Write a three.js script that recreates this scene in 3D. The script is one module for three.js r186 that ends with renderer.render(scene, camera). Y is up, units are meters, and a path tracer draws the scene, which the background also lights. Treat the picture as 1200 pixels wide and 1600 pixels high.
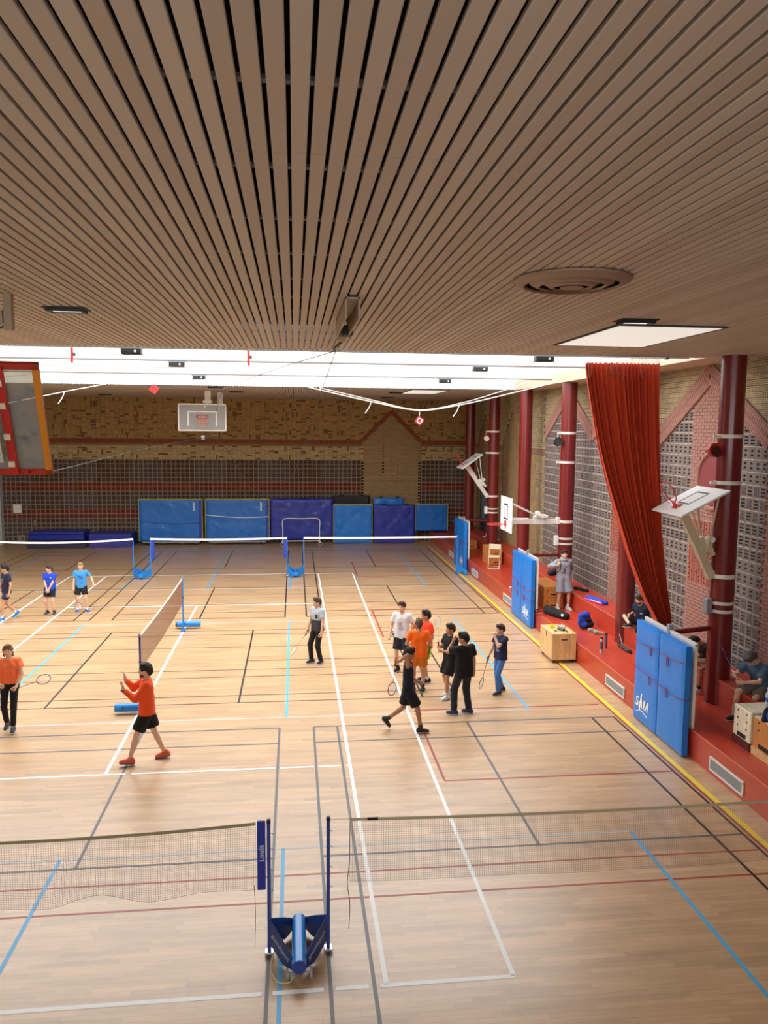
import * as THREE from 'three';
import { mergeGeometries } from 'three/addons/utils/BufferGeometryUtils.js';
import { RoundedBoxGeometry } from 'three/addons/geometries/RoundedBoxGeometry.js';
import { TextGeometry } from 'three/addons/geometries/TextGeometry.js';
import { FontLoader } from 'three/addons/loaders/FontLoader.js';
import { RectAreaLightUniformsLib } from 'three/addons/lights/RectAreaLightUniformsLib.js';

// ---------------------------------------------------------------- camera, light, exposure
const scene = new THREE.Scene();
const camera = new THREE.PerspectiveCamera(65.78, 0.75, 0.05, 200);
camera.position.set(3.17364, 5.81983, 19.57896);
camera.rotation.set(-0.105365, -0.113217, 0.008149, 'YXZ');
scene.add(camera);
const renderer = new THREE.WebGLRenderer({ antialias: true });
renderer.toneMapping = THREE.LinearToneMapping;
renderer.toneMappingExposure = 1.04;
renderer.shadowMap.enabled = true;
scene.background = new THREE.Color(0.85, 0.92, 1.0);
RectAreaLightUniformsLib.init();
const CEIL = 7.23, SKY0 = -8.85, SKY1 = 4.72, SKYTOP = 9.3, SKYX = 11.15, BACK = -20.9, LEFT = -11.3, FRONT = 24, WALLX = 12.08;
// daylight that comes down through the translucent roof glazing of the skylight well
const daylight = new THREE.RectAreaLight(new THREE.Color(0.93, 0.97, 1.0), 2.7, SKYX - LEFT - 0.4, SKY1 - SKY0 - 0.4);
daylight.position.set((SKYX + LEFT) / 2, SKYTOP - 0.12, (SKY0 + SKY1) / 2);
daylight.rotation.x = -Math.PI / 2;
scene.add(daylight);
// daylight from the window band high in the wall behind the gallery where the camera stands
const gallery = new THREE.RectAreaLight(new THREE.Color(0.95, 0.98, 1.0), 4.4, 18, 2.2);
gallery.position.set(0.5, 5.9, FRONT - 0.12);
scene.add(gallery);

// ---------------------------------------------------------------- helpers
let seed = 12345;
const rnd = () => { seed = (seed * 1664525 + 1013904223) >>> 0; return seed / 4294967296; };
const rr = (a, b) => a + (b - a) * rnd();
const V = (x, y, z) => new THREE.Vector3(x, y, z);
const PI = Math.PI;
const hex = (h) => new THREE.Color(h);
const taken = {};
function numbered(n) { const k = taken[n] = (taken[n] ?? -1) + 1; return k ? n + '_' + String(k).padStart(3, '0') : n; }
function shade(o) { o.castShadow = true; o.receiveShadow = true; return o; }
function mesh(name, geo, m, parent) { const o = shade(new THREE.Mesh(geo, m)); o.name = parent ? name : numbered(name); (parent ?? scene).add(o); return o; }
function tag(o, label, category, group, kind) { if (label) o.userData.label = label; if (category) o.userData.category = category; if (group) o.userData.group = group; if (kind) o.userData.kind = kind; return o; }
function thing(name, label, category, pos = [0, 0, 0], turn = 0, group) { const g = new THREE.Group(); g.name = numbered(name); g.position.set(...pos); g.rotation.y = turn; scene.add(g); return tag(g, label, category, group); }
function struct(name, label) { const g = new THREE.Group(); g.name = numbered(name); scene.add(g); return tag(g, label, null, null, 'structure'); }
function mat(color, rough = 0.6, extra = {}) { return new THREE.MeshStandardMaterial({ color: hex(color), roughness: rough, ...extra }); }

// collects boxes, bars and any geometry, builds one mesh
const UNIT = (() => { const f = [];
  const F = [[[1, 0, 0], [0, 0, -1], [0, 1, 0]], [[-1, 0, 0], [0, 0, 1], [0, 1, 0]], [[0, 1, 0], [1, 0, 0], [0, 0, -1]], [[0, -1, 0], [1, 0, 0], [0, 0, 1]], [[0, 0, 1], [1, 0, 0], [0, 1, 0]], [[0, 0, -1], [-1, 0, 0], [0, 1, 0]]];
  for (const [n, u, v] of F) f.push({ n, u, v, c: [[-1, -1], [1, -1], [1, 1], [-1, 1]].map(([a, b]) => [0, 1, 2].map((i) => (n[i] + u[i] * a + v[i] * b) * 0.5)) });
  return f; })();
class MB {
  constructor() { this.p = []; this.n = []; this.t = []; this.c = []; this.i = []; this.useC = false; }
  box(x, y, z, sx, sy, sz, color, m4, skip) { // skip: faces (0 +x,1 -x,2 +y,3 -y,4 +z,5 -z) left out
    const S = [sx, sy, sz], w = new THREE.Vector3(), q = new THREE.Vector3();
    for (let k = 0; k < 6; k++) {
      if (skip && skip.includes(k)) continue;
      const f = UNIT[k], b = this.p.length / 3;
      const su = Math.abs(f.u[0]) * sx + Math.abs(f.u[1]) * sy + Math.abs(f.u[2]) * sz, sv = Math.abs(f.v[0]) * sx + Math.abs(f.v[1]) * sy + Math.abs(f.v[2]) * sz;
      f.c.forEach((c, j) => {
        w.set(c[0] * S[0], c[1] * S[1], c[2] * S[2]); q.set(...f.n);
        if (m4) { w.applyMatrix4(m4); q.transformDirection(m4); }
        this.p.push(w.x + x, w.y + y, w.z + z); this.n.push(q.x, q.y, q.z);
        this.t.push((j === 1 || j === 2 ? su : 0) + x + z, (j > 1 ? sv : 0) + y);
        if (color) { this.useC = true; this.c.push(color.r, color.g, color.b); } else this.c.push(1, 1, 1);
      });
      this.i.push(b, b + 1, b + 2, b, b + 2, b + 3);
    }
    return this;
  }
  add(geo, m4, color) {
    const g = geo, b = this.p.length / 3, P = g.attributes.position, N = g.attributes.normal, T = g.attributes.uv, w = new THREE.Vector3();
    for (let k = 0; k < P.count; k++) {
      w.fromBufferAttribute(P, k); if (m4) w.applyMatrix4(m4); this.p.push(w.x, w.y, w.z);
      w.fromBufferAttribute(N, k); if (m4) w.transformDirection(m4); this.n.push(w.x, w.y, w.z);
      this.t.push(T ? T.getX(k) : 0, T ? T.getY(k) : 0);
      if (color) { this.useC = true; this.c.push(color.r, color.g, color.b); } else this.c.push(1, 1, 1);
    }
    if (g.index) for (let k = 0; k < g.index.count; k++) this.i.push(b + g.index.getX(k)); else for (let k = 0; k < P.count; k++) this.i.push(b + k);
    return this;
  }
  bar(a, b, r, seg = 8, r2 = r, color) { return this.add(barGeo(a, b, r, seg, r2), null, color); }
  flat(a, b, w, h, up = V(0, 1, 0)) { // rectangular bar from a to b
    const d = b.clone().sub(a), L = d.length(), m = new THREE.Matrix4().lookAt(a, b, up); m.setPosition(0, 0, 0);
    return this.box((a.x + b.x) / 2, (a.y + b.y) / 2, (a.z + b.z) / 2, w, h, L, null, m);
  }
  rbox(x, y, z, sx, sy, sz, r = 0.02, m4, seg = 2) { const g = new RoundedBoxGeometry(sx, sy, sz, seg, Math.min(r, sx / 2.01, sy / 2.01, sz / 2.01)); const m = new THREE.Matrix4().makeTranslation(x, y, z); if (m4) m.multiply(m4); return this.add(g, m); }
  tube(pts, r, seg = 24, rad = 6, closed = false) { return this.add(tubeGeo(pts, r, seg, rad, closed)); }
  geo() {
    const g = new THREE.BufferGeometry();
    g.setAttribute('position', new THREE.Float32BufferAttribute(this.p, 3)); g.setAttribute('normal', new THREE.Float32BufferAttribute(this.n, 3)); g.setAttribute('uv', new THREE.Float32BufferAttribute(this.t, 2));
    if (this.useC) g.setAttribute('color', new THREE.Float32BufferAttribute(this.c, 3));
    g.setIndex(this.i); return g;
  }
  build(name, m, parent) { return mesh(name, this.geo(), m, parent); }
}
function barGeo(a, b, r, seg = 8, r2 = r) {
  const d = b.clone().sub(a), L = d.length(), g = new THREE.CylinderGeometry(r2, r, L, seg);
  g.applyMatrix4(new THREE.Matrix4().compose(a.clone().add(b).multiplyScalar(0.5), new THREE.Quaternion().setFromUnitVectors(V(0, 1, 0), d.normalize()), V(1, 1, 1))); return g;
}
function tubeGeo(pts, r, seg = 24, rad = 6, closed = false) { return new THREE.TubeGeometry(new THREE.CatmullRomCurve3(pts.map((p) => (p.isVector3 ? p : V(...p))), closed), seg, r, rad, closed); }
const M4 = (x, y, z, rx = 0, ry = 0, rz = 0, s = 1) => new THREE.Matrix4().compose(V(x, y, z), new THREE.Quaternion().setFromEuler(new THREE.Euler(rx, ry, rz, 'YXZ')), V(s, s, s));
const bx = (x, y, z, sx, sy, sz) => new MB().box(x, y, z, sx, sy, sz);

// value noise and textures
function noise2(seedv) { const P = new Uint8Array(512); let s = seedv; for (let i = 0; i < 256; i++) P[i] = i; for (let i = 255; i > 0; i--) { s = (s * 1103515245 + 12345) & 0x7fffffff; const j = s % (i + 1); [P[i], P[j]] = [P[j], P[i]]; } for (let i = 0; i < 256; i++) P[i + 256] = P[i];
  const sm = (t) => t * t * (3 - 2 * t);
  return (x, y, px = 256, py = 256) => { const xi = Math.floor(x), yi = Math.floor(y), fx = sm(x - xi), fy = sm(y - yi); const h = (a, b) => P[P[((a % px) + px) % px & 255] + (((b % py) + py) % py & 255)] / 255; return (h(xi, yi) * (1 - fx) + h(xi + 1, yi) * fx) * (1 - fy) + (h(xi, yi + 1) * (1 - fx) + h(xi + 1, yi + 1) * fx) * fy; }; }
function texture(W, H, fn, srgb = true, sx = 1, sy = 1) {
  const d = new Uint8Array(W * H * 4), o = [0, 0, 0];
  for (let y = 0; y < H; y++) for (let x = 0; x < W; x++) { fn(x / W, y / H, o, x, y); const k = (y * W + x) * 4; d[k] = Math.max(0, Math.min(255, o[0])); d[k + 1] = Math.max(0, Math.min(255, o[1])); d[k + 2] = Math.max(0, Math.min(255, o[2])); d[k + 3] = 255; }
  const t = new THREE.DataTexture(d, W, H); t.magFilter = THREE.LinearFilter; t.minFilter = THREE.LinearMipmapLinearFilter; t.generateMipmaps = true; t.wrapS = t.wrapT = THREE.RepeatWrapping; t.repeat.set(sx, sy); if (srgb) t.colorSpace = THREE.SRGBColorSpace; t.needsUpdate = true; return t;
}
const N1 = noise2(7), N2 = noise2(91), N3 = noise2(333);
const speckle = texture(256, 256, (u, v, o) => { const n = 0.5 * N1(u * 32, v * 32, 32, 32) + 0.3 * N2(u * 8, v * 8, 8, 8) + 0.2 * N3(u * 100, v * 100, 100, 100); o[0] = o[1] = o[2] = 214 + 41 * n; });
const fabricBump = texture(128, 128, (u, v, o) => { const n = 128 + 60 * Math.sin(u * 64 * PI) * Math.sin(v * 64 * PI) + 40 * N1(u * 32, v * 32, 32, 32); o[0] = o[1] = o[2] = n; }, false, 8, 8);
// wooden vinyl planks, 4.8 m by 2.4 m
const floorTex = (() => {
  const W = 2048, H = 1024, rows = 32, tone = [], offs = [];
  for (let r = 0; r < rows; r++) { offs.push(rnd()); const t = []; for (let k = 0; k < 5; k++) t.push(rr(-1, 1)); tone.push(t); }
  return texture(W, H, (u, v, o) => {
    const row = Math.floor(v * rows) % rows, fv = v * rows - row, pu = (u + offs[row]) % 1 * 5, k = Math.floor(pu) % 5, fu = pu - Math.floor(pu);
    const g = N1(u * 16 + row * 13, v * 700, 256, 256) * 0.6 + N2(u * 50 + k * 7, v * 400, 256, 256) * 0.4 - 0.5;
    const band = N3(u * 6, v * 24, 6, 24) - 0.5;
    let s = 1 + 0.055 * tone[row][k] + 0.13 * g + 0.10 * band;
    if (fv < 0.05) s *= 0.9; if (fu < 0.006) s *= 0.93;
    o[0] = 189 * s; o[1] = 154 * s; o[2] = 115 * s;
  }, true, 1 / 4.8, 1 / 2.4);
})();
const woodTex = (a, b, c, seedv) => { const n = noise2(seedv); return texture(256, 512, (u, v, o) => { const g = 0.6 * n(u * 30 + 3 * n(u * 3, v * 2, 3, 2), v * 4, 64, 4) + 0.4 * n(u * 90, v * 8, 90, 8); const s = 0.86 + 0.26 * g; o[0] = a * s; o[1] = b * s; o[2] = c * s; }); };
const plyTex = woodTex(216, 176, 122, 5), vaultTex = woodTex(196, 128, 62, 11), creamTex = woodTex(232, 222, 196, 17);

const M = {
  floor: new THREE.MeshPhysicalMaterial({ map: floorTex, roughness: 0.38, clearcoat: 0.5, clearcoatRoughness: 0.32 }),
  slat: mat(0xb9ada0, 0.55), slatDark: mat(0x0c0a09, 0.9), steel: mat(0x9a9c9e, 0.35, { metalness: 0.8 }), void: mat(0x15110f, 1),
  white: mat(0xe9e9e4, 0.5), whitePaint: mat(0xdedcd4, 0.35), cream: mat(0xcfc3a6, 0.45), black: mat(0x101012, 0.5), blackCloth: mat(0x0d0d10, 0.9),
  platform: new THREE.MeshPhysicalMaterial({ color: hex(0xc8432a), map: speckle, roughness: 0.38, clearcoat: 0.3, clearcoatRoughness: 0.25 }),
  pillar: new THREE.MeshPhysicalMaterial({ color: hex(0x6e1a1a), roughness: 0.32, clearcoat: 0.3, clearcoatRoughness: 0.15 }),
  matBlue: new THREE.MeshPhysicalMaterial({ color: hex(0x0b7ad8), roughness: 0.42, clearcoat: 0.15 }), matNavy: new THREE.MeshPhysicalMaterial({ color: hex(0x1c2f9e), roughness: 0.42, clearcoat: 0.15 }), matMid: new THREE.MeshPhysicalMaterial({ color: hex(0x0e6dc6), roughness: 0.42, clearcoat: 0.15 }),
  matDark: mat(0x17224f, 0.5), yellowTrim: mat(0xb9ad3c, 0.6), postBlue: mat(0x1f7fd0, 0.32), postNavy: mat(0x24408f, 0.35), postTube: mat(0x1f86da, 0.28),
  red: mat(0xb3211c, 0.45), ringRed: mat(0xc8322a, 0.4), grey: mat(0x8f9296, 0.5), darkGrey: mat(0x3a3b3d, 0.6), rubber: mat(0x1b1b1c, 0.85),
  net: mat(0x8d7663, 0.9), netTape: mat(0xb5aa88, 0.85), whiteTape: mat(0xf2f2ef, 0.7), rope: mat(0xe6e2da, 0.9), cable: mat(0x161616, 0.7),
  curtain: mat(0xc8401c, 0.88, { bumpMap: fabricBump, bumpScale: 0.0006 }),
  ply: mat(0xffffff, 0.5, { map: plyTex }), vault: mat(0xffffff, 0.45, { map: vaultTex }), creamWood: mat(0xffffff, 0.5, { map: creamTex }),
  mortar: mat(0xb3a598, 0.95), wallBack: mat(0x2c211d, 0.95), piece: new THREE.MeshStandardMaterial({ vertexColors: true, roughness: 0.9, map: speckle }),
  chrome: mat(0xc9cbcd, 0.25, { metalness: 0.9 }),
  glass: new THREE.MeshPhysicalMaterial({ color: hex(0xc9c6bd), roughness: 0.15, transmission: 0.72, thickness: 0, ior: 1.45 }),
  glow: new THREE.MeshStandardMaterial({ color: 0xffffff, emissive: new THREE.Color(0.93, 0.97, 1), emissiveIntensity: 1.8 }),
  windowGlow: new THREE.MeshStandardMaterial({ color: 0xffffff, emissive: new THREE.Color(0.95, 0.98, 1), emissiveIntensity: 1.4 }),
  lampGlow: new THREE.MeshStandardMaterial({ color: 0xffffff, emissive: new THREE.Color(0.95, 1, 0.98), emissiveIntensity: 1.1 }),
  panelGlow: new THREE.MeshStandardMaterial({ color: hex(0xf0f0ea), roughness: 0.6, emissive: new THREE.Color(0.95, 0.97, 0.92), emissiveIntensity: 0.55 }),
};

// ================================================================ the room
// ---- floor and its court lines
const floor = struct('floor', 'wood-look sports floor with coloured court lines');
{
  const g = new THREE.BoxGeometry(10.2 - LEFT, 0.3, FRONT - BACK); g.translate((10.2 + LEFT) / 2, -0.15, (FRONT + BACK) / 2);
  const P = g.attributes.position, U = g.attributes.uv; for (let i = 0; i < P.count; i++) U.setXY(i, P.getX(i), P.getZ(i));
  mesh('floor_surface', g, M.floor, floor);
}
const LM = { white: mat(0xeef0ee, 0.45), black: mat(0x241f1d, 0.45), grey: mat(0x595b60, 0.45), blue: mat(0x4aa8dc, 0.45), paleBlue: mat(0xb4b6b4, 0.45), red: mat(0x9c3a2c, 0.45), yellow: mat(0xe3cf3a, 0.45), brown: mat(0x5d4334, 0.5) };
let lineLift = 0;
function line(x0, z0, x1, z1, w, m) { // a taped line between two floor points along x or z
  const dx = Math.abs(x1 - x0), dz = Math.abs(z1 - z0), h = 0.0012 + lineLift;
  const o = mesh('court_line', new THREE.BoxGeometry(Math.max(dx, w), h, Math.max(dz, w)), m, floor); o.position.set((x0 + x1) / 2, h / 2, (z0 + z1) / 2); return o;
}
// brown-red and pale lines lie lowest, then the blue, black, white ones
for (const z of [-8.0, -6.5, -1.3, 0.72, 1.27, 9.72, 10.3]) line(-10.5, z, 9.6, z, z > 9 ? 0.035 : 0.04, z > 9 ? LM.red : LM.brown);
for (const c of [-12.8, -3.63, 5.5]) { line(5.64, c - 1.66, 5.64, c + 1.66, 0.045, LM.red); line(5.64, c + 1.66, 9.6, c + 1.66, 0.045, LM.red); line(5.64, c - 1.66, 9.6, c - 1.66, 0.045, LM.red); }
line(9.71, BACK + 1.5, 9.71, 20, 0.04, LM.red);
lineLift = 0.0006;
for (const c of [-13.05, 0, 13.05]) { for (const s of [-4, 4]) line(-8, c + s, 8.03, c + s, 0.05, LM.paleBlue); for (const x of [-8, -3, 3, 8.03]) line(x, c - 4, x, c + 4, 0.05, LM.blue); if (c) line(0.02, c - 4, 0.02, c + 4, 0.05, LM.blue); }
lineLift = 0.0012;
for (const s of [-1, 1]) { // four rows of badminton courts across the hall
  const m = s > 0 ? LM.grey : LM.black, net = 11.27 * s;
  for (const [xs, full] of [[[-9.07, -8.61, -3.43, -2.97], -6.02], [[-2.31, 2.87], 0.28], [[3.53, 3.99, 9.17, 9.63], 6.58]]) {
    for (const x of xs) line(x, net - 6.7, x, net + 6.7, 0.042, x > 9 ? LM.black : m);
    for (const t of [-1, 1]) { line(full, net + t * 1.98, full, net + t * 6.7, 0.042, m); for (const d of [1.98, 5.94, 6.7]) line(xs[0], net + t * d, xs[xs.length - 1], net + t * d, 0.042, m); }
  }
}
for (const s of [-1, 1]) { for (const x of [1.98, 5.94, 6.7]) line(s * x, -3.05, s * x, 3.05, 0.042, LM.black); for (const z of [2.59, 3.05]) line(-6.7, s * z, 6.7, s * z, 0.042, LM.brown); line(s * 1.98, 0, s * 6.7, 0, 0.042, LM.brown); }
lineLift = 0.0018;
for (const x of [-5.485, -4.115, 4.115, 5.485]) line(x, -11.885, x, 11.885, 0.055, LM.white);
line(-5.485, -11.885, 5.485, -11.885, 0.055, LM.white); line(-4.115, -6.4, 4.115, -6.4, 0.055, LM.white); line(0, -6.4, 0, 6.4, 0.055, LM.white);
for (const [a, b] of [[-4.115, 0.33], [0.43, 2.83], [2.91, 3.49], [3.57, 3.95], [4.05, 4.115]]) line(a, 6.4, b, 6.4, 0.055, LM.white);
for (const [a, b] of [[-5.485, 2.82], [2.93, 3.46], [3.58, 3.93], [4.05, 5.5]]) line(a, 11.885, b, 11.885, 0.06, LM.white);
line(9.79, BACK + 1.5, 9.79, 20, 0.085, LM.yellow);

// ---- stepped platform along the right wall
const platform = struct('platform', 'red rubber stepped platform along the right wall');
{
  const L = FRONT - BACK, zc = (FRONT + BACK) / 2;
  mesh('lower_step', new THREE.BoxGeometry(12.5 - 10.2, 0.82, L).translate((12.5 + 10.2) / 2, 0.11, zc), M.platform, platform);
  mesh('upper_step', new THREE.BoxGeometry(12.5 - 11.33, 0.5, L).translate((12.5 + 11.33) / 2, 0.77, zc), M.platform, platform);
  const edge = mat(0xc4604a, 0.5);
  mesh('step_edge', new THREE.CylinderGeometry(0.012, 0.012, L, 6).rotateX(PI / 2).translate(10.205, 0.516, zc), edge, platform);
  mesh('step_edge', new THREE.CylinderGeometry(0.012, 0.012, L, 6).rotateX(PI / 2).translate(11.335, 1.016, zc), edge, platform);
}

// ---- bricks and tiles
const tones = (h, n, dv) => { const r = []; for (let i = 0; i < n; i++) { const c = hex(h), k = 1 + rr(-dv, dv); r.push(new THREE.Color(c.r * k, c.g * k * rr(0.97, 1.03), c.b * k)); } return r; };
const pick = (a) => a[Math.floor(rnd() * a.length)];
const C = { tileDark: tones(0x5f493d, 8, 0.22), tileRed: tones(0x853626, 6, 0.18), tileMauve: tones(0x786c66, 8, 0.16), yellow: tones(0xbd9860, 10, 0.2), yellowPale: tones(0xcdb682, 8, 0.14), yellowDark: tones(0x84633a, 5, 0.18), pink: tones(0xa5766a, 8, 0.09), band: tones(0x9a5439, 5, 0.12), plain: tones(0xb89a6e, 8, 0.08), yellowRight: tones(0xbba782, 10, 0.14), orange: tones(0xa05a48, 6, 0.12) };
const noBack5 = [5], noBackX = [0];
// back wall: pieces face +z
const wallBack = struct('wall_back', 'brick back wall with tile grid and pointed brick panel');
{
  const W = SKYX + 1.35 - LEFT, zf = BACK;
  mesh('wall_core', new THREE.BoxGeometry(W + 0.6, 9.6, 0.3).translate((12.5 + LEFT) / 2, 4.5, zf - 0.2), M.wallBack, wallBack);
  const cell = 0.226, x0 = LEFT, nx = Math.floor((12.08 - LEFT) / cell), gx0 = 6.6, gx1 = 9.65, gTop = 5.16, gPeak = 6.66, tileTop = 4.19;
  const inGable = (x, y) => x > gx0 && x < gx1 && y < gTop + (gPeak - gTop) * (1 - Math.abs(x - (gx0 + gx1) / 2) / ((gx1 - gx0) / 2));
  const tiles = new MB(), grid = new MB(), rows = 18;
  for (let i = 0; i < nx; i++) for (let j = 0; j < rows; j++) {
    const x = x0 + (i + 0.5) * cell, y = tileTop - (j + 0.5) * cell; if (inGable(x, y) || y < 0.05) continue;
    const redRow = j === 5 || j === 6 || j === 11 || j === 12, weave = !redRow && (Math.floor(i / 7) + (j > 6 ? 1 : 0)) % 2 === (j > 6 ? 1 : 0);
    const col = pick(redRow ? C.tileRed : C.tileDark), s = cell - 0.032;
    if (weave) { const hz = (i + j) % 2; for (const o of [-0.054, 0.054]) { tiles.box(x + (hz ? 0 : o), y + (hz ? o : 0), zf - 0.02, hz ? s : 0.08, hz ? 0.08 : s, 0.05, pick(C.tileMauve), null, noBack5); tiles.box(x + (hz ? 0 : o), y + (hz ? o : 0), zf - 0.016, hz ? s * 0.72 : 0.036, hz ? 0.036 : s * 0.72, 0.05, C.tileDark[0].clone().multiplyScalar(0.45), null, noBack5); } }
    else { tiles.box(x, y, zf - 0.03, s, s, 0.04, col, null, noBack5); tiles.box(x, y + 0.0, zf - 0.02, s * 0.55, s * 0.42, 0.05, col.clone().multiplyScalar(0.62), null, noBack5); }
  }
  for (let i = 0; i <= nx; i++) { const x = x0 + i * cell; if (x > gx0 && x < gx1) continue; grid.box(x, tileTop / 2, zf - 0.03, 0.022, tileTop, 0.045, null, null, noBack5); }
  for (let j = 0; j <= rows; j++) { const y = tileTop - j * cell; grid.box((x0 + gx0) / 2, y, zf - 0.03, gx0 - x0, 0.022, 0.045, null, null, noBack5); grid.box((12.08 + gx1) / 2, y, zf - 0.03, 12.08 - gx1, 0.022, 0.045, null, null, noBack5); }
  tag(tiles.build('tiles', M.piece, wallBack), 'square perforated brown tiles', null, null, 'stuff'); tag(grid.build('mortar_grid', mat(0xac977a, 0.95), wallBack), null, null, null, 'stuff');
  // yellow bricks in little blocks, upright or lying
  const br = new MB(), bs = 0.228;
  const block = (x, y, pale) => { const up = rnd() < 0.3; for (let k = 0; k < 3; k++) { const qx = up ? x + (k - 1) * 0.076 : x, qy = up ? y : y + (k - 1) * 0.076; if (inGable(qx, qy - 0.02)) continue; const c = rnd() < 0.12 ? pick(C.yellowDark) : pick(pale ? C.yellowPale : C.yellow), o = (k - 1) * 0.076; if (up) br.box(x + o, y, zf - 0.02 + rr(-0.004, 0.006), 0.064, 0.214, 0.05, c, null, noBack5); else br.box(x, y + o, zf - 0.02 + rr(-0.004, 0.006), 0.214, 0.064, 0.05, c, null, noBack5); } };
  for (let x = x0 + bs / 2; x < 12.1; x += bs) { for (let y = tileTop + bs / 2 + 0.01; y < 4.99 - 0.1; y += bs) block(x, y, true); for (let y = 5.22 + bs / 2; y < CEIL + 0.2; y += bs) block(x, y, false); }
  tag(br.build('bricks', M.piece, wallBack), 'yellow brown bricks', null, null, 'stuff');
  mesh('mortar_bed', new THREE.BoxGeometry(W, CEIL - tileTop + 0.2, 0.04).translate((x0 + 12.5) / 2, (CEIL + tileTop) / 2, zf - 0.045), mat(0x8a7250, 0.95), wallBack);
  // soldier course and gable band
  const so = new MB(); for (let x = x0; x < 12.08; x += 0.077) if (!(x > gx0 - 0.03 && x < gx1 + 0.03)) so.box(x, 5.1, zf - 0.01, 0.064, 0.21, 0.06, pick(C.band), null, noBack5);
  for (const s of [-1, 1]) { const ang = Math.atan2(gPeak - gTop, (gx1 - gx0) / 2), n = 28; for (let k = 0; k < n; k++) { const t = (k + 0.5) / n; so.box((gx0 + gx1) / 2 + s * (1 - t) * (gx1 - gx0) / 2, gTop + t * (gPeak - gTop) + 0.02, zf - 0.005, 0.066, 0.21, 0.06, pick(C.band), M4(0, 0, 0, 0, 0, -s * ang), noBack5); } }
  tag(so.build('soldier_course', M.piece, wallBack), 'red brown upright brick course', null, null, 'stuff');
  // recessed plain panel inside the gable
  const pl = new MB(); for (let y = 0.04; y < gPeak; y += 0.077) for (let i = -1; i < 14; i++) { const x = gx0 + (i + 0.5 + (Math.round(y / 0.077) % 2) * 0.5) * 0.235; const sol = x > 7.75 && x < 8.45 && y > 3.45 && y < 5.05; if (x < gx0 + 0.1 || x > gx1 - 0.1 || !inGable(x, y + 0.12) || sol) continue; pl.box(x, y, zf - 0.035, 0.222, 0.066, 0.05, pick(C.plain), null, noBack5); }
  for (let x = 7.8; x < 8.45; x += 0.077) for (let y = 3.55; y < 5.05; y += 0.235) pl.box(x, y, zf - 0.03, 0.066, 0.222, 0.05, pick(C.plain), null, noBack5);
  tag(pl.build('panel_bricks', M.piece, wallBack), 'plain tan bricks of the pointed panel', null, null, 'stuff');
}
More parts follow.
